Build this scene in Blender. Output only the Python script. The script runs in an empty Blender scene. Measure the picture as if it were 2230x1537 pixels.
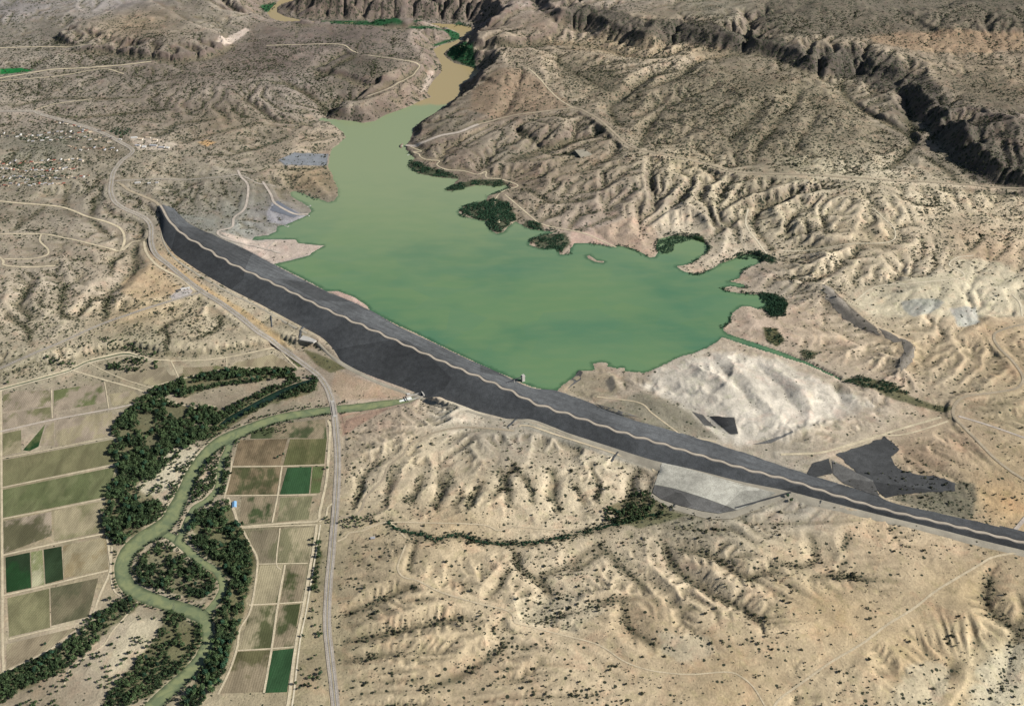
import bpy, math, random
import numpy as np
from mathutils import Vector

random.seed(7)
RNG = np.random.default_rng(11)
S = bpy.context.scene
COL = S.collection

# ------------------------------------------------------------------ camera, sky, sun, exposure
TH = math.radians(37.0)                 # pitch below the horizon
CH = 3280.0                             # camera height above the lake (metres)
FPX = 2437.0                            # focal length in photograph pixels
PW, PH = 2230.0, 1537.0
cd = bpy.data.cameras.new("camera")
cam = bpy.data.objects.new("camera", cd)
COL.objects.link(cam)
cam.location = (0, 0, CH)
cam.rotation_euler = (math.radians(90) - TH, 0, 0)
cd.sensor_fit = 'HORIZONTAL'
cd.angle = 2 * math.atan(PW / 2 / FPX)
cd.clip_start = 50
cd.clip_end = 200000
S.camera = cam

SUN_AZ = math.radians(98)               # compass bearing of the sun (east, a little south)
SUN_EL = math.radians(34)
w = bpy.data.worlds.new("World"); S.world = w
w.use_nodes = True
nt = w.node_tree
bg = nt.nodes['Background']
sky = nt.nodes.new('ShaderNodeTexSky')
sky.sky_type = 'NISHITA'
sky.sun_disc = False
sky.sun_elevation = SUN_EL
sky.sun_rotation = SUN_AZ
nt.links.new(sky.outputs[0], bg.inputs[0])
bg.inputs[1].default_value = 0.05
sl = bpy.data.lights.new("sun", 'SUN')
sl.energy = 5.0
sl.angle = math.radians(0.5)
sl.color = (1.0, 0.965, 0.91)
sun = bpy.data.objects.new("sun", sl); COL.objects.link(sun)
sv = Vector((math.sin(SUN_AZ) * math.cos(SUN_EL), math.cos(SUN_AZ) * math.cos(SUN_EL), math.sin(SUN_EL)))
sun.rotation_euler = (-sv).to_track_quat('-Z', 'Y').to_euler()
sun.location = (3000, 2000, 6000)
S.view_settings.view_transform = 'Standard'
S.view_settings.look = 'None'
S.view_settings.gamma = 1
S.view_settings.exposure = 0.68
KALB = 0.60                             # photographed colour -> surface reflectance

# ------------------------------------------------------------------ helpers
CT, ST = math.cos(TH), math.sin(TH)

def atz(px, py, z=0.0):
    px = np.asarray(px, float); py = np.asarray(py, float)
    a = (px - PW / 2) / FPX; b = -(py - PH / 2) / FPX
    dx = a; dy = b * ST + CT; dz = b * CT - ST
    t = (z - CH) / dz
    return dx * t, dy * t

def topx(x, y, z):
    vy = y; vz = z - CH
    dep = vy * CT - vz * ST
    up = vy * ST + vz * CT
    return PW / 2 + FPX * x / dep, PH / 2 - FPX * up / dep

def srgb(r, g, b, k=KALB):
    c = np.array([r, g, b], float) / 255
    l = np.where(c <= 0.04045, c / 12.92, ((c + 0.055) / 1.055) ** 2.4)
    return tuple(l * k)

_lat = RNG.random((257, 257)); _lat[256, :] = _lat[0, :]; _lat[:, 256] = _lat[:, 0]
def vnoise(x, y):
    xi = np.floor(x); yi = np.floor(y)
    fx = x - xi; fy = y - yi
    fx = fx * fx * fx * (fx * (fx * 6 - 15) + 10); fy = fy * fy * fy * (fy * (fy * 6 - 15) + 10)
    xi = xi.astype(np.int64) & 255; yi = yi.astype(np.int64) & 255
    a = _lat[yi, xi]; b = _lat[yi, xi + 1]; c = _lat[yi + 1, xi]; d = _lat[yi + 1, xi + 1]
    return (a + (b - a) * fx) * (1 - fy) + (c + (d - c) * fx) * fy

def fbm(x, y, scale, octs=4, gain=0.5, off=0.0):
    s = 0; a = 1; tot = 0; f = 1 / scale
    for k in range(octs):
        s = s + a * (vnoise(x * f + off + 17.3 * k, y * f + 31.7 * k + off) * 2 - 1)
        tot += a; a *= gain; f *= 2.03
    return s / tot

def sstep(a, b, x):
    t = np.clip((x - a) / (b - a), 0, 1)
    return t * t * (3 - 2 * t)

def spline(pts, step):
    """Catmull-Rom through pts (N,k) resampled about every step metres (first two columns are x, y)"""
    P = np.asarray(pts, float)
    P = np.vstack([2 * P[0] - P[1], P, 2 * P[-1] - P[-2]])
    out = []
    for i in range(1, len(P) - 2):
        n = max(1, int(np.hypot(*(P[i + 1] - P[i])[:2]) / step))
        t = np.arange(n)[:, None] / n
        p0, p1, p2, p3 = P[i - 1], P[i], P[i + 1], P[i + 2]
        out.append(0.5 * (2 * p1 + (p2 - p0) * t + (2 * p0 - 5 * p1 + 4 * p2 - p3) * t ** 2 + (3 * p1 - p0 - 3 * p2 + p3) * t ** 3))
    out.append(P[-2][None])
    return np.vstack(out)

def sdf_poly(poly, X, Y):
    """signed distance, positive inside; X, Y flat arrays"""
    P = np.asarray(poly, float); n = len(P)
    d2 = np.full(X.shape, 1e18); ins = np.zeros(X.shape, bool)
    for i in range(n):
        ax, ay = P[i]; bx, by = P[(i + 1) % n]
        ex, ey = bx - ax, by - ay
        wx, wy = X - ax, Y - ay
        t = np.clip((wx * ex + wy * ey) / (ex * ex + ey * ey + 1e-9), 0, 1)
        d2 = np.minimum(d2, (wx - ex * t) ** 2 + (wy - ey * t) ** 2)
        c = (ay > Y) != (by > Y)
        if abs(ey) > 1e-9:
            ins ^= c & (X < ex * (Y - ay) / ey + ax)
    d = np.sqrt(d2)
    return np.where(ins, d, -d)

def sdf_near(poly, X, Y, reach):
    """sdf_poly limited to a margin round the polygon, -reach elsewhere; any-shaped X, Y"""
    P = np.asarray(poly, float)
    out = np.full(X.shape, -float(reach))
    m = (X > P[:, 0].min() - reach) & (X < P[:, 0].max() + reach) & (Y > P[:, 1].min() - reach) & (Y < P[:, 1].max() + reach)
    if m.any():
        out[m] = np.maximum(sdf_poly(P, X[m], Y[m]), -reach)
    return out

class Grid:
    def __init__(s, x0, y0, x1, y1, d):
        s.x0, s.y0, s.d = x0, y0, d
        s.nx = int((x1 - x0) / d) + 1; s.ny = int((y1 - y0) / d) + 1
        s.xs = x0 + d * np.arange(s.nx); s.ys = y0 + d * np.arange(s.ny)
        s.X, s.Y = np.meshgrid(s.xs, s.ys)
        s.H = np.zeros(s.X.shape)
    def sample(s, x, y, A=None):
        A = s.H if A is None else A
        u = np.clip((np.asarray(x, float) - s.x0) / s.d, 0, s.nx - 1.001); v = np.clip((np.asarray(y, float) - s.y0) / s.d, 0, s.ny - 1.001)
        i = u.astype(int); j = v.astype(int); fu = u - i; fv = v - j
        return (A[j, i] * (1 - fu) + A[j, i + 1] * fu) * (1 - fv) + (A[j + 1, i] * (1 - fu) + A[j + 1, i + 1] * fu) * fv
    def ribbon(s, pts, reach):
        """distance to a polyline and the third column at the nearest point; pts (N,3)"""
        D = np.full(s.X.shape, float(reach)); Z = np.zeros(s.X.shape)
        P = np.asarray(pts, float)
        for k in range(len(P) - 1):
            ax, ay, az = P[k][:3]; bx, by, bz = P[k + 1][:3]
            i0 = max(0, int((min(ax, bx) - reach - s.x0) / s.d)); i1 = min(s.nx, int((max(ax, bx) + reach - s.x0) / s.d) + 2)
            j0 = max(0, int((min(ay, by) - reach - s.y0) / s.d)); j1 = min(s.ny, int((max(ay, by) + reach - s.y0) / s.d) + 2)
            if i1 <= i0 or j1 <= j0: continue
            xx = s.X[j0:j1, i0:i1] - ax; yy = s.Y[j0:j1, i0:i1] - ay
            ex, ey = bx - ax, by - ay
            t = np.clip((xx * ex + yy * ey) / (ex * ex + ey * ey + 1e-9), 0, 1)
            d = np.hypot(xx - ex * t, yy - ey * t)
            sub = D[j0:j1, i0:i1]; m = d < sub
            sub[m] = d[m]; Z[j0:j1, i0:i1][m] = (az + (bz - az) * t)[m]
        return D, Z

FAR = Grid(-6000, 1500, 6000, 11000, 12.0)

# ------------------------------------------------------------------ where things are: photograph pixels and heights (m above the lake)
LAKE = [(597,575),(660,606),(712,634),(735,633),(770,646),(800,665),(806,676),(870,709),(900,722),(960,752),(1030,785),(1075,806),(1110,820),(1140,835),(1170,845),(1212,851),
 (1225,838),(1245,824),(1262,808),(1275,809),(1295,806),(1292,791),(1310,788),(1325,790),(1322,798),(1335,800),(1345,803),(1358,799),(1362,808),(1375,809),(1403,813),(1430,803),(1455,790),(1480,778),(1510,770),(1540,758),(1565,742),(1572,735),
 (1580,737),(1620,751),(1680,770),(1760,797),(1830,829),(1832,823),(1760,788),(1700,764),(1640,744),(1600,732),(1577,722),
 (1574,715),(1590,700),(1595,683),(1615,667),(1635,668),(1650,674),(1668,668),(1690,655),(1665,641),(1640,640),(1605,637),(1580,633),(1574,627),(1590,623),(1615,628),(1628,625),(1620,618),(1600,614),(1585,613),(1610,607),(1618,590),(1640,580),(1660,574),(1668,562),(1645,554),(1620,552),(1600,562),(1570,572),(1555,582),(1520,597),(1490,592),(1472,580),(1495,577),(1510,572),(1525,560),(1542,550),(1540,530),(1500,514),(1460,513),(1436,520),(1427,535),(1432,550),(1426,560),(1415,561),(1400,552),(1375,540),(1345,534),(1333,538),(1300,531),(1275,529),(1250,530),(1243,540),(1240,552),(1220,555),(1215,545),(1222,538),(1195,541),(1170,540),(1152,533),(1157,520),(1180,512),(1215,506),(1175,500),(1150,497),(1135,488),(1122,481),(1110,490),(1097,505),(1082,510),(1068,500),(1062,482),(1030,476),(1005,470),(998,462),(1010,450),(1040,441),(1060,437),(1062,428),(1085,420),(1110,411),(1105,402),(1075,405),(1040,402),(1000,411),(985,416),(970,415),(985,404),(1000,390),(960,386),(920,380),(900,370),(890,360),(897,350),(905,345),(895,335),(888,328),(885,318),(893,305),(897,295),(900,280),(920,262),(950,245),(975,228),(1000,208),(1003,185),
 (1020,175),(1035,165),(1043,155),(1038,150),(1018,145),(990,138),(975,128),(966,118),(976,108),(1000,93),(1012,78),(1030,68),(1028,60),(1005,54),(950,51),(900,51),(860,51),(790,50),(740,49),(700,48),(665,46),(645,41),(622,36),(606,28),(603,19),(613,10),(640,2),(700,-12),(705,-22),(640,-16),(606,3),(590,18),(580,31),(590,41),(612,50),(655,53),(700,55),(790,57),(860,57),(900,57),(940,58),(985,66),(1001,75),(1002,83),(985,92),(960,99),(943,108),(948,118),(955,130),(963,145),(960,160),(945,175),(935,190),(930,203),(940,212),(920,218),(895,230),(870,240),(840,250),(815,264),(790,268),(765,263),(740,262),(715,261),(700,258),(694,261),(718,265),(730,275),(748,290),(752,300),(735,315),(720,325),(718,340),(715,355),(713,365),(722,378),(727,395),(735,410),(735,425),(728,437),(715,441),(695,433),(680,430),(660,420),(640,415),(630,420),(635,430),(655,440),(672,450),(678,458),(670,468),(640,482),(622,490),(605,492),(600,505),(585,512),(555,516),(548,523),(590,522),(643,521),(650,530),(706,535),(680,550),(672,557),(630,568)]
LK = np.array(LAKE, float)
_x, _y = atz(LK[:, 0], LK[:, 1], 0.0)
LAKEW = np.stack([_x, _y], 1)
ISLANDS = [[(1277,557),(1284,556),(1300,567),(1316,569),(1314,573),(1296,571),(1280,563)]]

# dam stations: crest pixel, downstream toe pixel and height, upstream toe pixel and height
CREST_Z = 42.0
DAM = [((349,447),(346,453),36,(355,446),37), ((354,455),(350,485),14,(376,455),26), ((368,480),(355,520),6,(402,482),22), ((398,510),(378,556),0,(442,503),18), ((440,536),(424,592),-8,(492,524),10),
 ((500,572),(492,634),-13,(545,548),5), ((560,601),(560,671),-20,(597,575),-1), ((620,629),(620,706),-26,(652,602),-3), ((690,664),(686,743),-30,(716,634),-3), ((760,696),(746,789),-34,(797,668),-3),
 ((830,727),(820,827),-36,(868,708),-3), ((905,761),(900,857),-36,(942,743),-3), ((970,790),(962,884),-32,(1008,775),-3), ((1050,824),(1040,909),-24,(1085,809),-3), ((1115,853),(1102,921),-14,(1155,842),-2),
 ((1165,878),(1155,914),6,(1214,852),2), ((1250,906),(1240,945),9,(1297,881),8), ((1350,940),(1340,977),9,(1392,916),12), ((1430,963),(1425,1004),9,(1474,940),14), ((1520,990),(1513,1024),13,(1555,966),16),
 ((1620,1020),(1612,1049),18,(1680,1007),20), ((1720,1046),(1710,1069),23,(1765,1033),24), ((1820,1078),(1811,1095),28,(1850,1063),30), ((1930,1110),(1921,1123),31,(1952,1096),32), ((2050,1138),(2041,1152),31,(2072,1124),32),
 ((2150,1162),(2141,1178),31,(2172,1147),32), ((2270,1191),(2262,1207),31,(2290,1176),32), ((2420,1227),(2412,1243),31,(2440,1212),32), ((2600,1268),(2592,1284),31,(2620,1253),32)]
def _w(p, z):
    a, b = atz(p[0], p[1], z); return (float(a), float(b), z)
dc = np.array([_w(s[0], CREST_Z) for s in DAM]); dt = np.array([_w(s[1], s[2]) for s in DAM]); du = np.array([_w(s[3], s[4]) for s in DAM])
DAMPOLY = np.vstack([dt[:, :2], du[::-1, :2]])

CTRL = [(0,850,-34),(250,900,-35),(500,830,-34),(700,900,-35),(250,1200,-36),(500,1200,-35),(700,1100,-34),(0,1500,-36),(400,1500,-36),(690,1400,-35),(720,1500,-33),(725,1200,-33),
 (800,1250,-22),(900,1280,-8),(1100,1300,4),(1400,1350,16),(1800,1300,26),(2100,1300,33),(900,1450,-12),(1200,1480,6),(1500,1500,16),(2000,1480,22),(2200,1500,8),(2220,1400,22),(1250,1230,-6),(1500,1220,6),(1700,1180,16),
 (850,1137,-30),(1000,1166,-26),(1250,1162,-18),(1400,1128,-12),(780,1120,-30),(850,930,-22),(950,930,-12),(1100,1020,4),(1300,1050,6),(1000,1090,-4),(1150,1100,-8),(1050,960,-6),(1430,1060,2),(1550,1100,6),(1700,1095,20),(1900,1150,30),
 (100,700,14),(300,750,-18),(0,600,34),(200,550,32),(400,730,-16),(530,730,-24),(200,770,-26),(0,780,-10),(650,800,-33),(300,600,20),(400,660,0),
 (350,425,46),(250,420,44),(100,400,52),(0,330,62),(300,310,60),(450,350,46),(600,330,20),(500,470,16),(600,430,14),(560,490,6),(520,400,34),(660,290,24),(690,400,18),
 (100,230,74),(300,200,84),(500,150,92),(650,200,70),(700,160,84),(850,130,70),(850,90,76),(0,150,92),(100,80,104),(300,60,124),(600,100,96),(560,240,60),(640,60,80),(740,30,110),
 (790,225,24),(690,242,12),(715,205,26),(660,228,28),(800,178,48),(640,250,36),(705,230,16),(1060,200,86),(1120,160,96),(1200,170,106),(1000,300,38),(1150,300,62),(1300,300,86),(1100,370,26),(1200,430,32),(1400,400,84),(1500,450,62),(1480,480,44),(1350,500,14),(1600,350,112),(1800,270,150),(1600,200,160),(1300,100,128),(1060,80,110),(1150,60,130),
 (1450,96,170),(1600,98,176),(1750,142,180),(1900,175,172),(2000,225,160),(2100,345,140),(1320,66,150),
 (1700,450,92),(1900,450,112),(1650,545,6),(1750,610,50),(1950,600,72),(2100,580,76),(2200,650,76),(2000,680,52),(1800,690,18),(1700,690,5),(1900,780,22),(2100,750,42),(2200,850,40),(1900,862,12),(1650,835,34),(1550,805,28),(1400,880,18),(1700,900,24),(2050,900,22),(2100,1000,28),(2200,1100,32),(1900,1040,20),(1450,830,16),(1330,830,12),
 (1700,60,200),(2000,100,200),(1400,20,170),(2200,150,190),(2230,300,170),(2230,450,120),(800,20,110),(1000,20,130),(1200,10,150),(500,30,112),(0,20,130),(900,20,120),
 (-300,400,60),(-300,900,-20),(-300,1300,-20),(-300,100,120),(2500,500,120),(2500,900,60),(2500,1400,30),(2500,100,240),(1100,1750,0),(300,1750,-38),(2000,1750,20),(1100,-60,190),(300,-60,160),(1800,-60,240)]
cw = []
for (px, py, z) in CTRL:
    cw.append(_w((px, py), z))
cw += [tuple(p) for p in dt] + [tuple(p) for p in du]
cw = np.array(cw)
def rbf_fit(P, V):
    n = len(P)
    R = np.hypot(P[:, None, 0] - P[None, :, 0], P[:, None, 1] - P[None, :, 1])
    A = np.zeros((n + 3, n + 3)); A[:n, :n] = R + np.eye(n) * 3.0
    A[:n, n] = 1; A[:n, n + 1:] = P / 1000.0; A[n:, :n] = A[:n, n:].T
    return np.linalg.solve(A, np.concatenate([V, np.zeros(3)]))
def rbf_eval(P, c, X, Y):
    n = len(P); out = c[n] + c[n + 1] * X / 1000 + c[n + 2] * Y / 1000
    for i in range(n):
        out = out + c[i] * np.hypot(X - P[i, 0], Y - P[i, 1])
    return out
coarse = Grid(-6000, 1500, 6000, 11000, 75.0)
coarse.H = rbf_eval(cw[:, :2], rbf_fit(cw[:, :2], cw[:, 2]), coarse.X, coarse.Y)
FAR.H = coarse.sample(FAR.X, FAR.Y)

# plateaus: rim pixels, rim height for projection, added height, width of the cliff
PLATEAU = [([(1180,-60),(1225,-8),(1240,6),(1290,10),(1330,24),(1400,35),(1412,52),(1440,40),(1500,44),(1600,66),(1622,44),(1645,44),(1655,72),(1700,80),(1738,90),(1765,108),(1790,92),(1812,112),(1850,98),(1900,105),(1940,122),(1990,138),(2030,172),(2060,215),(2110,250),(2150,305),(2240,345),(2500,420),(2700,200),(2700,-60)], 290, 78, 165),
 ([(135,75),(200,50),(262,20),(330,12),(400,52),(470,72),(492,90),(440,110),(380,119),(330,113),(250,102),(180,97)], 140, 60, 55),
 ([(724,235),(760,213),(800,196),(850,171),(905,161),(935,176),(930,196),(900,216),(860,236),(810,251),(770,257),(730,252)], 60, 55, 40),
 ([(702,142),(745,120),(778,115),(900,130),(912,146),(880,166),(820,168),(770,158)], 105, 34, 45),
 ([(612,22),(650,8),(740,2),(800,18),(798,36),(740,42),(660,42)], 120, 40, 70),
 ([(810,16),(930,4),(985,16),(975,40),(880,46),(815,40)], 130, 40, 70),
 ([(995,10),(1100,0),(1150,14),(1100,32),(1045,52),(1010,44)], 150, 50, 80),
 ([(1790,255),(1850,240),(1880,262),(1870,300),(1800,290)], 165, 18, 70),
 ([(2085,290),(2150,262),(2240,270),(2240,330),(2130,325)], 210, 30, 90),
 ([(1990,20),(2100,5),(2230,10),(2230,50),(2060,58)], 330, 30, 90),
 ([(1290,268),(1312,262),(1325,280),(1310,300),(1280,290)], 75, 12, 50),
 ([(1460,470),(1500,462),(1530,478),(1545,505),(1500,506),(1450,500)], 50, 14, 60),
 ([(1050,166),(1072,142),(1084,124),(1080,100),(1100,94),(1200,128),(1210,172),(1090,182)], 100, 26, 55), ([(1040,62),(1075,45),(1105,30),(1230,46),(1190,78),(1088,90),(1046,84)], 140, 45, 60), ([(1205,262),(1235,268),(1236,288),(1206,312),(1150,300),(1135,275)], 75, 22, 40),
 ([(915,268),(1000,212),(1060,165),(1088,132),(1120,170),(1080,250),(985,290),(920,300)], 70, 16, 60)]
for (pp, zr, add, wid) in PLATEAU:
    q = np.array(pp, float); a, b = atz(q[:, 0], q[:, 1], zr)
    sd = sdf_near(np.stack([a, b], 1), FAR.X, FAR.Y, wid * 1.6)
    sd = sd + (60 if zr > 250 else 26) * fbm(FAR.X, FAR.Y, 230, 3, off=3) + 10 * fbm(FAR.X, FAR.Y, 45, 2, off=9)
    FAR.H += add * sstep(-wid, 4, sd)

# land noise before erosion
lakesd = sdf_near(LAKEW, FAR.X, FAR.Y, 700)
for isl in ISLANDS:
    q = np.array(isl, float); a, b = atz(q[:, 0], q[:, 1], 0)
    lakesd = np.minimum(lakesd, -sdf_near(np.stack([a, b], 1), FAR.X, FAR.Y, 60))

FLOOD = [(-400,900),(-60,858),(0,846),(80,826),(150,806),(190,789),(275,772),(340,787),(430,788),(500,780),(560,768),(606,757),(640,770),(690,768),(745,792),(820,831),(900,861),(925,862),(905,874),(880,886),(800,905),(760,918),(748,935),(744,1000),(742,1100),(738,1180),(728,1280),(722,1400),(734,1560),(740,1800),(-500,1800)]
q = np.array(FLOOD, float); a, b = atz(q[:, 0], q[:, 1], -35.0)
FLOODW = np.stack([a, b], 1)
floodsd = sdf_near(FLOODW, FAR.X, FAR.Y, 300)
damsd = sdf_near(DAMPOLY, FAR.X, FAR.Y, 260)

# rough-country strength painted by control points (0 flat .. 1 badlands)
ROUGH = [(900,980,.8),(1000,1080,1),(1150,1060,1),(1300,1080,.9),(1100,930,.3),(1250,1250,.45),(1000,1400,.22),(1200,1350,.25),(1500,1400,.15),(1700,1300,.15),(2000,1330,.06),(1850,1420,.1),(1300,1500,.2),(2180,1480,.8),(1980,1525,.7),(1900,1380,.03),(1750,1380,.04),(2050,1400,.03),(1600,1420,.06),(1450,1480,.05),(1950,1250,.08),(1850,1320,.05),(2000,1450,.08),(1650,1470,.05),(1800,1470,.04),(2100,1250,.04),(1250,1440,.12),(2000,1220,.25),(1700,1200,.3),(880,1250,.12),(950,1300,.2),
 (100,600,.6),(300,700,.6),(100,720,.6),(200,470,.7),(450,720,.6),(400,400,.5),(150,350,.4),(100,250,.4),(300,230,.4),(500,300,.35),(300,70,.7),(100,130,.7),(600,150,.55),(750,100,.22),(850,140,.2),(700,140,.25),(800,220,.15),(860,190,.15),(640,110,.25),(820,60,.25),(680,210,.3),(1060,165,.12),(1110,120,.15),(1040,230,.06),(1180,180,.1),(1330,860,.1),(1260,840,.1),(1480,920,.15),(1560,940,.15),(1000,300,.3),(960,270,.2),(650,300,.5),
 (1100,200,.2),(1250,150,.5),(1500,130,.5),(1400,250,.65),(1600,280,.75),(1800,250,.8),(1900,300,1),(2100,350,1),(1450,330,.5),(1300,400,.4),(1150,350,.45),(1500,480,.5),(1700,480,1),(1600,420,.4),(1400,430,.45),(1800,430,.35),(1900,380,.3),(1850,590,.65),(2000,500,.2),(2100,560,.2),(2050,660,.2),(1950,800,.4),(2150,900,.2),(1650,840,.9),(1530,820,.7),(1800,870,.8),(1400,880,.1),(2100,1050,.1),(1900,1040,.1),(600,500,.1),(500,500,.15),(300,640,.15),(1800,100,.5),(2000,90,.25),(1300,80,.3),(1350,520,.2),(1700,690,.1),(1550,1060,.05),(1000,20,.45),(700,20,.3)]
def shepard(ctrl, G, p=3.0):
    num = 0; den = 0
    n = len(ctrl[0]) - 2
    num = [0] * n
    for c in ctrl:
        z = float(coarse.sample(*atz(c[0], c[1], 40.0)))
        a, b = atz(c[0], c[1], z)
        wgt = 1 / (np.hypot(G.X - a, G.Y - b) + 60.0) ** p
        den = den + wgt
        for k in range(n): num[k] = num[k] + wgt * c[2 + k]
    return [v / den for v in num]
rough_c = shepard(ROUGH, coarse)[0]
rough = coarse.sample(FAR.X, FAR.Y, rough_c)

FAR.H += rough * (.5 + .5 * sstep(3000, 3900, FAR.Y)) * (30 * fbm(FAR.X, FAR.Y, 430, 4, 0.5, off=1) + 15 * fbm(FAR.X, FAR.Y, 150, 3, off=5)) + 2.0 * fbm(FAR.X, FAR.Y, 260, 3, off=7)

STEEP = [(960,60,.5),(900,40,.45),(1030,140,.8),(1000,200,.75),(930,260,.7),(895,300,.5),(760,50,.3),(620,30,.35),(950,150,.3),(900,225,.5),(830,250,.6),(745,255,1.0),(690,280,.12),(740,310,.25),(720,420,.3),(700,350,.12),(640,420,.2),(650,470,.06),(600,520,.04),(650,545,.03),(900,350,.12),(960,385,.08),(1050,450,.08),(1080,500,.06),(1200,510,.04),(1330,530,.03),(1430,550,.06),(1500,520,.35),(1540,580,.12),(1620,590,.2),(1640,640,.05),(1590,700,.05),(1640,745,.06),(1500,770,.12),(1400,810,.12),(1300,800,.25),(1240,830,.3),(1000,780,.3),(700,620,.2)]
steep = coarse.sample(FAR.X, FAR.Y, shepard(STEEP, coarse, 3.0)[0])

def constrain(G, lsd, fsd, dsd, stp):
    H = G.H
    dland = np.maximum(-lsd, 0)
    cap = 0.6 + stp * dland * (1 + 0.35 * fbm(G.X, G.Y, 80, 2, off=21)) + 0.0009 * dland ** 2
    near = lsd > -650
    # soft minimum with the shore ramp
    k = 6.0
    hh = np.clip(0.5 + 0.5 * (cap - H) / k, 0, 1)
    smin = cap * (1 - hh) + H * hh - k * hh * (1 - hh)
    H = np.where(near & (lsd <= 0), np.maximum(smin, 0.4), H)
    H = np.where(near & (lsd <= 0), np.maximum(H, np.minimum(0.5 + 0.05 * dland, 5)), H)
    H = np.where(lsd > 0, -np.minimum(0.4 + 0.25 * lsd, 9), H)
    f = sstep(-90, 0, fsd)
    H = H * (1 - f) + (-35.0) * f
    H = np.where(dsd > 0, H - 26 * sstep(0, 45, dsd), H)
    G.H = H
constrain(FAR, lakesd, floodsd, damsd, steep)

def at(pts, ground=None):
    """pixels -> points on the ground (first hit of the line of sight)"""
    G = ground or FAR
    P = np.asarray(pts, float).reshape(-1, np.asarray(pts[0]).size)
    out = np.zeros((len(P), 3))
    zz = np.linspace(420, -60, 481)
    for i, p in enumerate(P):
        a, b = atz(p[0], p[1], zz)
        h = np.maximum(G.sample(a, b), -36.0)
        k = int(np.argmax(h >= zz))
        if k > 0:
            g0 = zz[k - 1] - h[k - 1]; g1 = h[k] - zz[k]
            z = zz[k - 1] + (zz[k] - zz[k - 1]) * g0 / (g0 + g1 + 1e-9)
        else: z = zz[k]
        a, b = atz(p[0], p[1], z)
        out[i] = (float(a), float(b), float(z))
    return out

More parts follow.
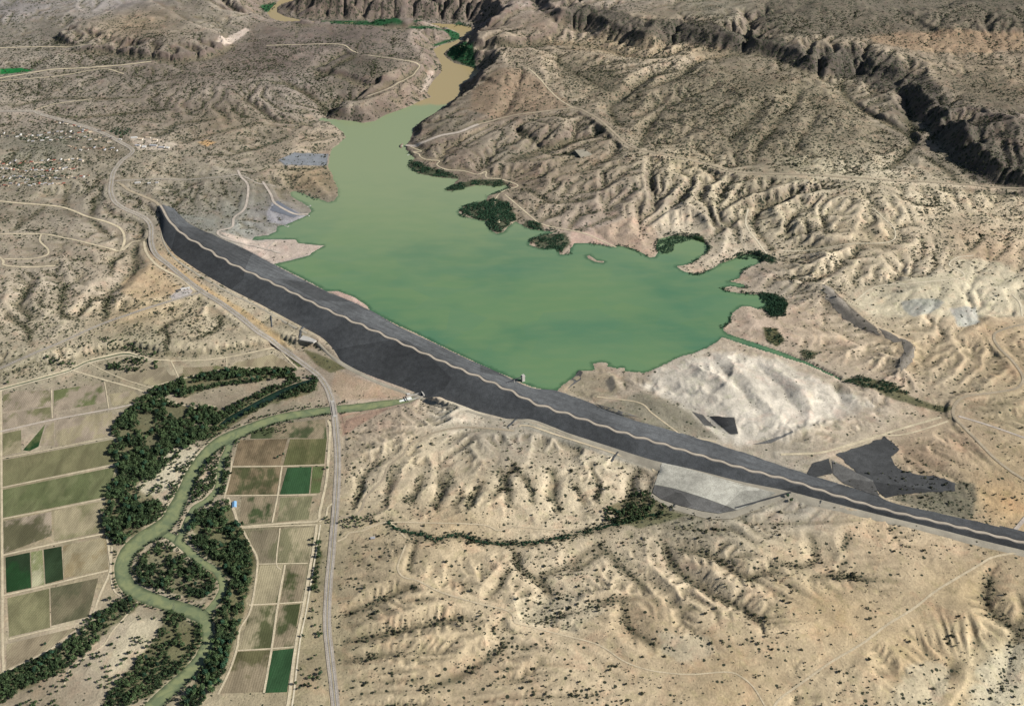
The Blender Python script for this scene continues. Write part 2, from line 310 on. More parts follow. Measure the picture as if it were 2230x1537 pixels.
# gullies and arroyos seen as dark lines: pixels, depth, half width
GULLY = [([(1480,150),(1420,160),(1385,185),(1350,210),(1330,235),(1342,265),(1352,272)],22,26), ([(1600,118),(1530,128),(1480,160),(1430,185),(1398,198)],20,26), ([(1445,218),(1405,244),(1380,256)],20,24), ([(1465,222),(1425,252),(1405,288),(1393,322),(1372,330)],18,26),
 ([(1655,232),(1625,268),(1590,302)],22,34), ([(1705,258),(1662,300),(1645,330)],20,30), ([(1675,272),(1726,226),(1745,195)],20,26), ([(1830,180),(1850,215),(1900,245),(1960,275),(1990,300),(1980,320),(1942,362)],26,30), ([(1985,215),(1985,260),(1990,300)],26,34), ([(1780,235),(1765,275),(1735,310),(1775,340)],16,24),
 ([(2000,330),(2060,370),(2090,400)],14,24), ([(1210,130),(1240,150),(1300,180),(1330,200)],12,40), ([(1075,88),(1130,98),(1200,92),(1290,98),(1380,118),(1440,122)],18,34), ([(1320,275),(1290,290),(1240,302),(1175,322),(1110,350)],18,26), ([(1130,280),(1165,300),(1195,300)],16,24), ([(1250,305),(1180,330),(1110,352)],10,26),
 ([(229,706),(234,638),(281,596),(294,562),(289,536),(320,489)],20,20), ([(60,620),(40,660),(65,690)],12,22), ([(140,620),(130,680),(150,690)],12,24), ([(300,300),(350,290),(380,270),(440,262),(470,258)],10,20), ([(410,305),(470,288),(560,270)],9,20), ([(90,250),(180,255),(260,245),(360,238)],8,24), ([(30,230),(120,212),(200,215),(300,212)],8,24),
 ([(60,480),(90,450),(100,440)],10,22), ([(160,470),(140,440),(145,420)],10,22), ([(220,500),(200,470),(205,430)],9,22),
 ([(772,1100),(785,1050),(802,1018),(830,1000)],12,18), ([(880,1090),(905,1060),(915,1035)],14,20), ([(945,1085),(965,1055),(985,1030)],15,20), ([(1015,1085),(1035,1065),(1050,1050)],14,18), ([(1070,1080),(1085,1060),(1105,1035),(1120,1010)],12,20), ([(1195,1080),(1210,1040),(1200,1020)],14,22), ([(1370,1080),(1378,1040),(1395,1020)],14,22), ([(1270,1100),(1262,1070),(1256,1050)],8,14),
 ([(1310,1180),(1240,1225),(1185,1250),(1195,1290),(1170,1330)],13,24), ([(1455,1190),(1478,1232),(1540,1280),(1600,1310),(1650,1345)],14,22), ([(1150,1345),(1250,1330),(1330,1305),(1390,1300)],8,22), ([(1355,1310),(1370,1360),(1400,1385),(1420,1400)],8,20), ([(1310,1190),(1360,1240),(1400,1270)],9,24),
 ([(2158,1255),(2150,1300),(2180,1345),(2215,1372),(2200,1430),(2175,1500),(2160,1540)],15,24), ([(2080,1450),(2040,1480),(2020,1530)],15,24), ([(1730,1490),(1735,1530)],12,10), ([(1690,1230),(1760,1225),(1780,1205),(1760,1160)],10,20), ([(1840,1190),(1850,1160)],8,16), ([(1690,1240),(1620,1250),(1560,1210),(1480,1190)],9,24), ([(1770,1260),(1800,1250),(1900,1260)],6,22),
 ([(720,1345),(790,1320),(850,1290),(905,1272)],9,18), ([(730,1405),(800,1385),(860,1370),(950,1350),(1000,1345)],9,18), ([(735,1445),(800,1430),(860,1420)],7,16), ([(930,1500),(1000,1470),(1060,1430),(1100,1400)],10,22), ([(865,1210),(890,1180),(910,1172)],7,12),
 ([(1690,550),(1660,515),(1640,475),(1665,440),(1720,425)],16,24), ([(1720,515),(1715,490),(1740,455)],18,20), ([(1760,512),(1755,480),(1735,465)],14,18), ([(1800,510),(1795,490),(1785,470)],16,18), ([(1690,560),(1760,537),(1830,532),(1940,522),(1952,492),(2010,485),(2100,470),(2230,458)],8,44), ([(1930,535),(1880,530),(1850,560)],10,24),
 ([(1560,500),(1600,480),(1640,470)],10,20), ([(1540,770),(1600,830),(1640,880),(1680,905)],12,22), ([(1640,790),(1700,840),(1740,900)],14,24), ([(1830,830),(1826,870),(1845,890)],14,24), ([(1470,870),(1530,905),(1580,940)],10,20), ([(1260,500),(1290,490),(1340,470)],6,20), ([(1175,482),(1215,462),(1230,448)],8,18), ([(1240,500),(1255,470),(1300,460)],8,18), ([(1140,410),(1200,440),(1290,430)],8,24),
 ([(620,300),(560,320),(520,330)],8,22), ([(735,250),(700,225),(640,185),(600,180)],12,40), ([(690,165),(720,145),(770,122)],10,30)]
CREEK = [(845,1138),(870,1155),(920,1165),(950,1176),(990,1166),(1012,1168),(1060,1181),(1150,1181),(1200,1176),(1260,1162),(1320,1147),(1400,1128),(1440,1118)]
GULLY += [([(712,262),(714,245),(738,222),(785,200),(848,176),(903,157),(925,142)],38,60), ([(684,166),(700,143),(735,118),(772,110)],24,50),
 ([(1118,1195),(1125,1220),(1140,1240),(1152,1248)],15,18), ([(1160,1245),(1180,1260),(1196,1276)],13,18), ([(1240,1244),(1270,1225),(1312,1198)],13,18), ([(1448,1180),(1457,1205),(1466,1230)],16,18), ([(902,1178),(897,1210),(885,1240)],11,12), ([(1062,1292),(1090,1265),(1112,1238)],11,14),
 ([(901,1054),(899,1075),(901,1094)],14,14), ([(963,1028),(958,1060),(954,1100)],17,18), ([(1000,1068),(990,1098)],14,14), ([(1034,1062),(1018,1102)],15,16), ([(1088,1018),(1100,1060),(1108,1102)],14,18), ([(1208,1018),(1207,1060),(1216,1110)],18,22), ([(1386,1022),(1372,1050),(1368,1082)],15,20), ([(857,1012),(848,1050),(845,1088)],13,18), ([(782,1032),(786,1060),(782,1088)],14,14), ([(1130,1020),(1150,1050),(1158,1090)],12,16), ([(1290,1010),(1300,1050),(1296,1090)],11,16),
 ([(400,430),(380,448),(376,462)],8,20), ([(50,470),(30,500)],10,20), ([(310,520),(250,560),(240,600)],10,16), ([(20,680),(60,720),(70,750)],12,20), ([(345,730),(370,700),(400,690)],12,18), ([(365,770),(368,735),(362,715)],12,16), ([(250,640),(200,650),(170,690)],10,18), ([(420,745),(470,715),(480,690)],9,18)]
GULLY.append((CREEK, 5, 26))
RIDGE = [([(1790,628),(1820,655),(1842,682),(1880,712),(1912,730)],15,30),([(1908,722),(1950,742),(1984,760),(1974,784),(1956,805)],13,24),([(1668,966),(1720,950),(1800,921)],7,16),([(1302,886),(1350,902),(1396,913)],8,12),([(1560,775),(1610,810),(1650,850),(1690,900)],15,30),([(1680,790),(1730,840),(1770,890)],15,30),([(1745,850),(1790,850),(1830,880)],13,28),([(1470,830),(1530,850),(1590,895)],12,28),([(1500,790),(1560,830),(1620,870)],16,24),([(1845,838),(1860,868),(1880,885)],12,24),([(1260,810),(1330,818),(1345,850)],8,18),([(1545,905),(1600,935)],8,16)]
for (pp, dep, hw) in RIDGE: GULLY.append((pp, -dep, hw))
gul = []
for (pp, dep, hw) in GULLY:
    p = at(pp); p = spline(p, 25)
    jit = 17 * fbm(p[:, 0] * 1.0, p[:, 1] * 1.0, 95, 3, off=2)
    p[:, 0] += jit; p[:, 1] += jit[::-1] * 0.6
    n = len(p); prof = np.minimum(1, 0.35 + 1.3 * np.minimum(np.arange(n), n - 1 - np.arange(n)) / max(1, n * 0.5))
    p[:, 2] = prof * dep
    gul.append((p, hw))
def carve(G, lst):
    for p, hw in lst:
        D, Z = G.ribbon(p, hw * 2.6)
        G.H = G.H - Z * np.clip(1 - D / (hw * 2.2), 0, 1) ** (1.35 if Z.min() >= 0 else 1.1)
base0 = FAR.H.copy()
carve(FAR, gul)

# ------------------------------------------------------------------ roads, tracks, river: world polylines (before erosion)
GROUND0 = Grid(-6000, 1500, 6000, 11000, 12.0); GROUND0.H = base0
def line(pp, step=14):
    return spline(at(pp, GROUND0), step)
HIGHWAY = [(-80,244),(0,243),(70,243),(90,250),(150,266),(220,290),(265,312),(286,325),(287,336),(265,352),(248,376),(243,400),(242,420),(250,440),(270,455),(300,467),(321,480),(330,500),(330,530),(340,555),(370,580),(400,605),(440,636),(480,661),(520,690),(560,720),(600,750),(650,785),(690,815),(710,840),(722,870),(728,900),(733,950),(736,1000),(734,1060),(730,1120),(727,1150),(722,1210),(717,1260),(713,1320),(713,1370),(718,1420),(725,1480),(731,1540),(738,1620)]
ROADS = [  # name, pixels, full width (m), kind of surface
 ('highway', HIGHWAY, 30, 'asphalt'),
 ('road', [(440,637),(380,655),(300,680),(220,710),(130,750),(60,778),(0,803),(-90,840)], 17, 'asphalt'),
 ('road', [(255,398),(266,404),(280,416),(310,428),(336,439),(348,450)], 18, 'gravel'),
 ('road', [(250,394),(300,392),(400,391),(480,386),(518,382),(560,398),(600,405)], 11, 'asphalt'),
 ('road', [(518,372),(525,386),(540,405),(538,440),(530,460),(510,475),(505,496),(476,503),(481,515),(520,528),(570,540),(612,552)], 14, 'concrete'),
 ('road', [(572,395),(590,425),(600,445),(640,466),(671,468)], 14, 'concrete'),
 ('road', [(545,530),(575,527),(598,524),(580,542)], 9, 'concrete'),
 ('road', [(1040,272),(1100,256),(1180,246),(1250,238),(1280,250),(1330,285),(1345,300),(1370,320),(1410,332),(1470,345),(1540,360),(1600,378),(1660,381),(1780,384),(1900,391),(2030,398),(2130,405),(2230,411),(2330,416)], 16, 'gravel'),
 ('boat_ramp', [(884,319),(915,310),(945,302),(965,296),(1000,290),(1030,276),(1042,272)], 24, 'concrete'),
 ('dirt_track', [(886,318),(905,322),(918,326),(900,333),(912,335),(916,342),(930,345),(957,347),(951,356),(970,368),(1010,371),(1040,378),(1058,371),(1060,386),(1090,390),(1128,404),(1103,415),(1085,425),(1078,442),(1084,462),(1088,485)], 8, 'sand'),
 ('dirt_track', [(1100,425),(1125,445),(1155,470),(1180,488),(1240,501),(1277,509),(1342,540)], 9, 'sand'),
 ('dirt_track', [(1150,150),(1180,180),(1215,215),(1250,238)], 9, 'sand'),
 ('dirt_track', [(0,440),(40,443),(130,450),(190,470),(240,485),(265,500),(270,520),(262,541)], 13, 'sand'),
 ('dirt_track', [(-20,510),(90,511),(150,521),(205,532),(262,541),(285,525)], 10, 'sand'),
 ('dirt_track', [(90,512),(87,525),(105,545),(100,558),(60,565),(10,565)], 10, 'sand'),
 ('dirt_track', [(-10,552),(8,570),(10,579),(60,582),(120,577)], 12, 'sand'),
 ('dirt_track', [(313,525),(320,552),(345,580),(395,608),(425,636)], 13, 'sand'),
 ('dirt_track', [(262,541),(285,525),(305,522)], 9, 'sand'),
 ('dirt_track', [(0,172),(60,163),(120,152),(200,148),(280,143),(330,137)], 16, 'sand'),
 ('dirt_track', [(0,178),(100,168),(220,152),(270,162)], 10, 'sand'),
 ('dirt_track', [(-10,106),(100,104),(170,100),(200,95)], 14, 'sand'),
 ('dirt_track', [(70,243),(120,228),(200,215)], 9, 'sand'),
 ('dirt_track', [(580,100),(640,98),(740,97),(775,113),(860,128),(910,138),(905,152),(860,180),(800,205)], 9, 'sand'),
 ('gravel_road', [(2250,702),(2180,720),(2164,735),(2175,760),(2206,789),(2227,822),(2222,841),(2203,851),(2151,859),(2107,865),(2084,877),(2075,895),(2078,911),(2099,932),(2128,960),(2164,997),(2203,1028),(2240,1050)], 14, 'gravel'),
 ('gravel_road', [(2087,908),(2150,925),(2240,957)], 11, 'concrete'),
 ('gravel_road', [(1700,990),(1790,985),(1880,960),(1960,935),(2050,908)], 13, 'sand'),
 ('dirt_track', [(1900,950),(1960,948),(2010,935),(2065,917)], 8, 'sand'),
 ('gravel_road', [(2195,1168),(2215,1148),(2240,1120)], 16, 'concrete'),
 ('dirt_track', [(2250,1203),(2205,1205),(2160,1214),(2130,1232),(2040,1286),(1990,1325),(1930,1362),(1880,1400),(1810,1441),(1760,1476),(1700,1520),(1680,1550)], 9, 'dirt'),
 ('dirt_track', [(1122,1358),(1200,1376),(1300,1402),(1360,1440),(1420,1460),(1500,1468),(1580,1463),(1610,1471),(1640,1495),(1668,1540)], 6, 'dirt'),
 ('dirt_track', [(884,1188),(873,1215),(866,1240),(880,1258),(910,1265),(960,1290),(1040,1315),(1108,1332),(1122,1358)], 7, 'dirt'),
 ('dirt_track', [(738,1128),(773,1122),(789,1101),(799,1077),(833,1041),(846,1015),(877,992),(890,966),(909,953),(950,940),(1002,933),(1060,936),(1120,941)], 11, 'gravel'),
 ('dirt_track', [(792,1150),(845,1138),(930,1138),(1050,1143),(1085,1156),(1120,1148),(1200,1154),(1260,1152)], 7, 'dirt'),
 ('dirt_track', [(735,1180),(752,1172),(760,1162),(790,1156),(845,1138),(884,1172)], 8, 'dirt'),
 ('dirt_track', [(1130,932),(1150,930),(1240,957),(1340,987),(1420,1014),(1425,1022)], 9, 'dirt'),
 ('dirt_track', [(1300,865),(1390,876),(1420,900),(1460,930),(1490,950),(1560,962)], 7, 'dirt'),
 ('dirt_track', [(1860,660),(1910,622),(2000,616),(2085,608),(2098,596),(2068,578),(2082,562),(2120,556)], 8, 'pale'),
 ('dirt_track', [(1690,552),(1740,538),(1830,532),(1935,524),(1950,500),(1925,475),(1900,450)], 7, 'pale'),
 ('dirt_track', [(1670,560),(1650,528),(1625,490),(1630,450)], 9, 'pale'),
 ('dirt_track', [(2205,640),(2222,660),(2226,690)], 10, 'pale'),
 # flood plain
 ('canal_road', [(-90,868),(0,846),(80,825),(150,805),(190,787),(230,777),(275,769),(310,777),(345,785),(430,787),(500,779),(560,767),(602,757)], 10, 'sand'),
 ('canal_road', [(-90,874),(0,851),(80,830),(150,810),(190,793),(232,783),(275,775),(310,782),(345,790)], 6, 'pale'),
 ('farm_track', [(155,806),(220,825),(300,848),(345,868),(400,882),(430,890),(448,882),(470,886)], 9, 'sand'),
 ('farm_track', [(190,790),(260,822),(330,845)], 5, 'sand'),
 ('farm_track', [(2,850),(3,1000),(4,1100),(5,1210),(6,1400),(8,1462)], 9, 'sand'),
 ('farm_track', [(0,940),(60,926),(120,913),(200,898),(260,887),(312,875)], 9, 'concrete'),
 ('farm_track', [(3,998),(120,976),(248,951)], 5, 'sand'),
 ('farm_track', [(3,1062),(120,1038),(255,1011)], 6, 'sand'),
 ('farm_track', [(4,1130),(120,1108),(232,1084)], 6, 'sand'),
 ('farm_track', [(5,1209),(80,1192),(160,1175),(226,1162)], 8, 'sand'),
 ('farm_track', [(5,1297),(100,1275),(180,1255),(236,1242)], 7, 'sand'),
 ('farm_track', [(233,1166),(239,1210),(240,1242),(218,1295),(195,1350),(150,1388),(80,1430),(0,1468)], 9, 'sand'),
 ('farm_track', [(244,1190),(242,1260),(252,1290),(265,1297)], 6, 'sand'),
 ('farm_track', [(112,850),(114,910)], 5, 'sand'), ('farm_track', [(228,832),(237,890)], 5, 'sand'),
 ('farm_track', [(18,1392),(100,1372),(178,1355)], 6, 'sand'),
 ('farm_track', [(373,787),(382,806),(391,827)], 6, 'sand'), ('farm_track', [(494,780),(494,802)], 6, 'sand'),
 ('farm_track', [(330,842),(400,824),(495,803),(560,801),(650,803),(672,800)], 7, 'sand'),
 ('farm_track', [(606,758),(625,780),(648,802)], 7, 'sand'),
 ('canal_road', [(714,915),(719,930),(717,970),(712,1040),(703,1085),(696,1115),(690,1134),(640,1138),(560,1144),(528,1147),(518,1138),(510,1112),(496,1083)], 11, 'sand'),
 ('farm_track', [(727,1095),(714,1105),(710,1125),(695,1136)], 8, 'sand'),
 ('canal_road', [(690,1142),(686,1175),(675,1240),(660,1325),(645,1400),(631,1510),(622,1560)], 11, 'sand'),
 ('canal_road', [(698,1142),(692,1180),(682,1240),(668,1325),(653,1400),(640,1510),(632,1560)], 6, 'pale'),
 ('farm_track', [(527,1150),(590,1146),(690,1142)], 7, 'sand'),
 ('farm_track', [(614,1016),(605,1078),(593,1138)], 7, 'sand'), ('farm_track', [(506,1016),(612,1015),(708,1012)], 6, 'sand'), ('farm_track', [(490,1079),(603,1078),(690,1077)], 6, 'sand'),
 ('farm_track', [(610,1150),(602,1225),(612,1240)], 5, 'sand'), ('farm_track', [(621,1230),(606,1312),(592,1412),(575,1508)], 8, 'sand'), ('farm_track', [(558,1228),(605,1227),(670,1226)], 5, 'sand'), ('farm_track', [(542,1317),(605,1314),(660,1310)], 6, 'sand'), ('farm_track', [(518,1416),(590,1412),(640,1408)], 6, 'sand'),
 ('farm_track', [(505,1003),(502,1030),(495,1060),(488,1085)], 7, 'sand'),
 ('farm_track', [(530,1155),(545,1185),(560,1215),(558,1260),(545,1330),(523,1370),(516,1412),(500,1460),(475,1512)], 8, 'sand'),
 ('farm_track', [(300,1310),(275,1340),(245,1375),(225,1405),(180,1435),(150,1460),(140,1490)], 7, 'sand'),
]
RDW = []
for (nm, pp, wd, kind) in ROADS:
    p = line(pp)
    k = 9
    pad = np.concatenate([np.repeat(p[:1, 2], k), p[:, 2], np.repeat(p[-1:, 2], k)])
    p[:, 2] = np.convolve(pad, np.ones(2 * k + 1) / (2 * k + 1), 'valid')
    RDW.append([nm, p, wd, kind])
RIV_Z = -36.6
def rline(pp):
    q = np.array(pp, float); a, b = atz(q[:, 0], q[:, 1], RIV_Z)
    sc = (b * CT + (CH - RIV_Z) * ST) / FPX
    return spline(np.stack([a, b, q[:, 2] * sc], 1), 12)
RIVER = rline([(912,865,8),(885,872,14),(860,876,18),(825,881,24),(780,887,26),(725,892,24),(660,901,26),(600,912,26),(550,930,30),(510,947,34),(480,962,34),(452,985,30),(432,1010,29),(416,1037,29),(401,1070,30),(386,1100,34),(370,1130,38),(345,1152,44),(315,1170,44),(288,1192,40),(272,1216,36),(266,1240,32),(275,1270,32),(300,1290,32),(340,1307,32),(380,1320,32),(420,1333,34),(444,1348,28),(453,1375,22),(450,1402,24),(438,1432,28),(410,1465,32),(375,1497,34),(338,1532,36),(300,1580,36)])
BRANCH = rline([(505,955,14),(494,985,15),(482,1010,13),(479,1040,13),(473,1065,14),(450,1090,15),(425,1105,15),(410,1130,14),(399,1155,14),(388,1182,16)])
BRANCH2 = rline([(345,1160,16),(372,1168,18),(395,1185,18),(418,1206,18),(444,1228,18),(468,1240,15),(481,1259,15),(485,1280,14),(475,1303,15),(455,1330,18),(448,1350,18)])
SLOUGH = rline([(480,928,12),(505,910,18),(540,892,20),(590,865,20),(640,842,16),(680,828,10)])
BACK = rline([(292,1150,10),(283,1120,9),(288,1090,8),(310,1050,8),(335,1015,8),(362,980,8),(400,940,7),(440,915,6)])
RIVERS = [('river', RIVER), ('river_channel', BRANCH), ('river_channel', BRANCH2), ('slough', SLOUGH)]
# stilling basin below the outlet: white water at its head is part of the water material

def imprint(G):
    """level the roads, cut the river"""
    for nm, p, wd, kind in RDW:
        r = wd / 2 + 6 + G.d
        D, Z = G.ribbon(p, r + 22)
        t = 1 - sstep(r, r + 20, D)
        G.H = G.H * (1 - t) + Z * t
    for nm, p in RIVERS:
        D, Z = G.ribbon(p, 90)
        hw = Z * 0.5
        m = D < 89
        cut = np.where(m, -38.5 + 3.6 * sstep(-6, 7, D - hw), 99)
        G.H = np.where(m & (D < hw + 7), np.minimum(G.H, cut), G.H)

def erosion_mask(G, lsd, fsd, dsd, rgh):
    K = 0.15 + rgh
    K = K * (1 - sstep(-40, 10, fsd)) * (lsd < 0) * (dsd < -10)
    for nm, p, wd, kind in RDW:
        if wd < 14: continue
        D, Z = G.ribbon(p, wd / 2 + 30)
        K = K * (0.35 + 0.65 * sstep(wd / 2, wd / 2 + 30, D))
    return K

def erode(G, K, iters, kk, diff):
    H = G.H; ny, nx = H.shape; N = nx * ny
    idx = np.arange(N).reshape(ny, nx)
    sh = [(-1, -1), (-1, 0), (-1, 1), (0, -1), (0, 1), (1, -1), (1, 0), (1, 1)]
    acc = None
    for it in range(iters):
        P = np.pad(H, 1, mode='edge')
        best = np.zeros(H.shape); rc = np.full(H.shape, N); low = np.full(H.shape, 1e9)
        for (dj, di) in sh:
            nb = P[1 + dj:1 + dj + ny, 1 + di:1 + di + nx]
            s = (H - nb) / (G.d * (1.41421 if dj and di else 1))
            low = np.minimum(low, nb)
            m = s > best
            m[0, :] &= dj >= 0; m[-1, :] &= dj <= 0; m[:, 0] &= di >= 0; m[:, -1] &= di <= 0
            best[m] = s[m]; rc[m] = (idx + dj * nx + di)[m]
        r = np.append(rc.ravel(), N)
        A = np.ones(N)
        rk = r.copy()
        for k in range(9):
            A = A + np.bincount(rk[:N], weights=A, minlength=N + 1)[:N]
            rk = rk[rk]
        acc = A.reshape(H.shape) * G.d * G.d
        Hr = np.append(H.ravel(), -1e9)[rc]
        drop = np.where(rc < N, H - Hr, 0)
        dz = np.minimum(kk * K * acc ** 0.38 * best, 0.6 * drop)
        dz = np.minimum(dz, 2.5)
        H = H - dz
        H = np.where((rc == N) & (K > 0.02), np.maximum(H, low + 0.02), H)
        lap = (P[:-2, 1:-1] + P[2:, 1:-1] + P[1:-1, :-2] + P[1:-1, 2:] - 4 * P[1:-1, 1:-1])
        H = H + diff * np.minimum(K + .1, 1) * lap * (K > 0.005)
    G.H = H
    return acc

Kfar = erosion_mask(FAR, lakesd, floodsd, damsd, rough)
def blur(A, n):
    for k in range(n):
        P = np.pad(A, 1, mode='edge'); A = (P[:-2, 1:-1] + P[2:, 1:-1] + P[1:-1, :-2] + P[1:-1, 2:] + 2 * A) / 6
    return A
def level_again(G, H0, n):
    """lift the dissected land so that its broad heights stay what they were"""
    st = 8
    d = (H0 - G.H); ny, nx = d.shape; y8, x8 = ny // st * st, nx // st * st
    c = d[:y8, :x8].reshape(y8 // st, st, x8 // st, st).mean((1, 3))
    c = blur(c, n)
    j = np.clip((np.arange(ny) + .5) / st - .5, 0, c.shape[0] - 1.001); i = np.clip((np.arange(nx) + .5) / st - .5, 0, c.shape[1] - 1.001)
    j0 = j.astype(int); i0 = i.astype(int); fj = (j - j0)[:, None]; fi = (i - i0)[None]
    up = (c[j0][:, i0] * (1 - fi) + c[j0][:, i0 + 1] * fi) * (1 - fj) + (c[j0 + 1][:, i0] * (1 - fi) + c[j0 + 1][:, i0 + 1] * fi) * fj
    return up
gy0, gx0 = np.gradient(blur(FAR.H, 3), 12.0)
Kfar *= 1 - 0.86 * sstep(.28, .6, np.hypot(gx0, gy0)) * (FAR.Y > 5600)
for pp, f_ in (([(688,272),(682,150),(760,108),(930,108),(952,160),(935,205),(880,242),(770,272)], .12), ([(130,80),(200,45),(262,10),(400,45),(500,80),(500,110),(380,130),(250,112)], .25), ([(560,60),(900,55),(900,110),(640,240),(560,170)], .35)):
    Kfar *= 1 - (1 - f_) * sstep(-40, 30, sdf_near(np.stack(atz(*np.array(pp, float).T, 60.0), 1), FAR.X, FAR.Y, 60))
hb = FAR.H.copy()
FAR.acc = erode(FAR, Kfar, 60, 0.19, 0.009)
FAR.H += level_again(FAR, hb, 6) * sstep(0.0, 0.15, blur(np.minimum(Kfar, .3), 4))
FAR.H = np.where((lakesd < 0) & (floodsd < -60) & (damsd < 0), np.maximum(FAR.H, np.minimum(0.5 + 0.03 * -lakesd, 3) * (FAR.Y > 4300) + np.where(FAR.Y > 4300, 0, -34)), FAR.H)
def road_heights(G):
    for r in RDW:
        p = r[1]; z = G.sample(p[:, 0], p[:, 1]); k = 7
        pad = np.concatenate([np.repeat(z[:1], k), z, np.repeat(z[-1:], k)])
        p[:, 2] = np.convolve(pad, np.ones(2 * k + 1) / (2 * k + 1), 'valid')
road_heights(FAR)
imprint(FAR)

# finer ground for the near country
NEAR = Grid(-2700, 1500, 2900, 4500, 5.5)
NEAR.H = FAR.sample(NEAR.X, NEAR.Y)
nl = FAR.sample(NEAR.X, NEAR.Y, lakesd); nf = FAR.sample(NEAR.X, NEAR.Y, floodsd); nd = FAR.sample(NEAR.X, NEAR.Y, damsd); nr = FAR.sample(NEAR.X, NEAR.Y, rough)
land = sstep(-30, -90, nf) * (nl < 0)
NEAR.H += land * nr * (8.0 * fbm(NEAR.X, NEAR.Y, 85, 3, off=13) + 3.2 * fbm(NEAR.X, NEAR.Y, 30, 2, off=14))
Knear = erosion_mask(NEAR, nl, nf, nd, nr)
hb = NEAR.H.copy()
NEAR.acc = erode(NEAR, Knear, 44, 0.17, 0.006)
NEAR.H += level_again(NEAR, hb, 8) * sstep(0.0, 0.15, blur(np.minimum(Knear, .3), 4))
for r in RDW:
    p = r[1]
    m_ = (p[:, 1] > 1650) & (p[:, 1] < 4250) & (np.abs(p[:, 0]) < 2500)
    if m_.sum() > 20:
        z = np.where(m_, NEAR.sample(p[:, 0], p[:, 1]), p[:, 2]); k = 9
        pad = np.concatenate([np.repeat(z[:1], k), z, np.repeat(z[-1:], k)])
        p[:, 2] = np.convolve(pad, np.ones(2 * k + 1) / (2 * k + 1), 'valid')
carve(NEAR, [(np.column_stack([p[:, :2], p[:, 2] * .7]), hw) for p, hw in gul if p[:, 1].mean() < 4400])
carve(FAR, [(np.column_stack([p[:, :2], p[:, 2] * .55]), hw) for p, hw in gul])
PADS = [[(1442,1007),(1520,1028),(1600,1051),(1695,1074),(1722,1070),(1724,1080),(1650,1108),(1590,1126),(1540,1126),(1470,1108),(1416,1080),(1430,1040)], [(1757,1031),(1805,998),(1925,952),(1960,980),(1962,1026),(2050,1046),(2066,1066),(1985,1075),(1915,1084),(1830,1050),(1768,1046)], [(604,438),(645,463),(656,467),(640,475),(588,458)], [(608,352),(640,333),(714,336),(710,361),(622,361)]]
for pp in PADS:
    P = at(pp, GROUND0)[:, :2]
    sd = sdf_near(P, FAR.X, FAR.Y, 40); m_ = sd > 0
    A_ = np.column_stack([FAR.X[m_], FAR.Y[m_], np.ones(m_.sum())]); cf = np.linalg.lstsq(A_, FAR.H[m_], rcond=None)[0]
    for G in (FAR, NEAR):
        sdg = sdf_near(P, G.X, G.Y, 40); t = sstep(-22, 4, sdg)
        G.H = G.H * (1 - t) + (cf[0] * G.X + cf[1] * G.Y + cf[2]) * t
imprint(NEAR)
imprint(FAR)

def ground_z(x, y, near='H'):
    x = np.asarray(x, float); y = np.asarray(y, float)
    a = FAR.sample(x, y)
    t = sstep(1530, 1620, y) * (1 - sstep(4250, 4480, y)) * sstep(-2690, -2500, x) * (1 - sstep(2700, 2890, x))
    return a * (1 - t) + NEAR.sample(x, y) * t
def ground_acc(x, y):
    a = FAR.sample(x, y, FAR.acc)
    t = sstep(1530, 1620, y) * (1 - sstep(4250, 4480, y)) * sstep(-2690, -2500, x) * (1 - sstep(2700, 2890, x))
    return a * (1 - t) + NEAR.sample(x, y, NEAR.acc) * t

FINAL = Grid(-6000, 1500, 6000, 11000, 12.0)
FINAL.H = ground_z(FINAL.X, FINAL.Y)
def atg(pts):
    return at(pts, FINAL)
def area(pp):
    """a pixel outline laid on the ground, in metres"""
    return at([(p[0], p[1]) for p in pp], GROUND0)[:, :2]

# ------------------------------------------------------------------ mesh and tag helpers
def mesh_obj(name, V, F, mat=None, parent=None, smooth=False):
    me = bpy.data.meshes.new(name)
    V = np.asarray(V, np.float32); 
    if isinstance(F, np.ndarray):
        n, k = F.shape
        me.vertices.add(len(V)); me.vertices.foreach_set('co', V.ravel())
        me.loops.add(n * k); me.loops.foreach_set('vertex_index', F.astype(np.int32).ravel())
        me.polygons.add(n); me.polygons.foreach_set('loop_start', np.arange(0, n * k, k, dtype=np.int32))
        me.polygons.foreach_set('loop_total', np.full(n, k, np.int32))
        me.update(calc_edges=True)
    else:
        me.from_pydata([tuple(map(float, v)) for v in V], [], [tuple(int(i) for i in f) for f in F]); me.update()
    if smooth:
        me.polygons.foreach_set('use_smooth', np.ones(len(me.polygons), bool))
    o = bpy.data.objects.new(name, me); COL.objects.link(o)
    if mat: me.materials.append(mat)
    if parent: o.parent = parent
    return o
def tag(o, label=None, cat=None, group=None, kind=None):
    if label: o['label'] = label
    if cat: o['category'] = cat
    if group: o['group'] = group
    if kind: o['kind'] = kind
    return o
def empty(name, loc, rz=0.0):
    o = bpy.data.objects.new(name, None); COL.objects.link(o)
    o.location = loc; o.rotation_euler = (0, 0, rz); o.empty_display_size = 5
    return o
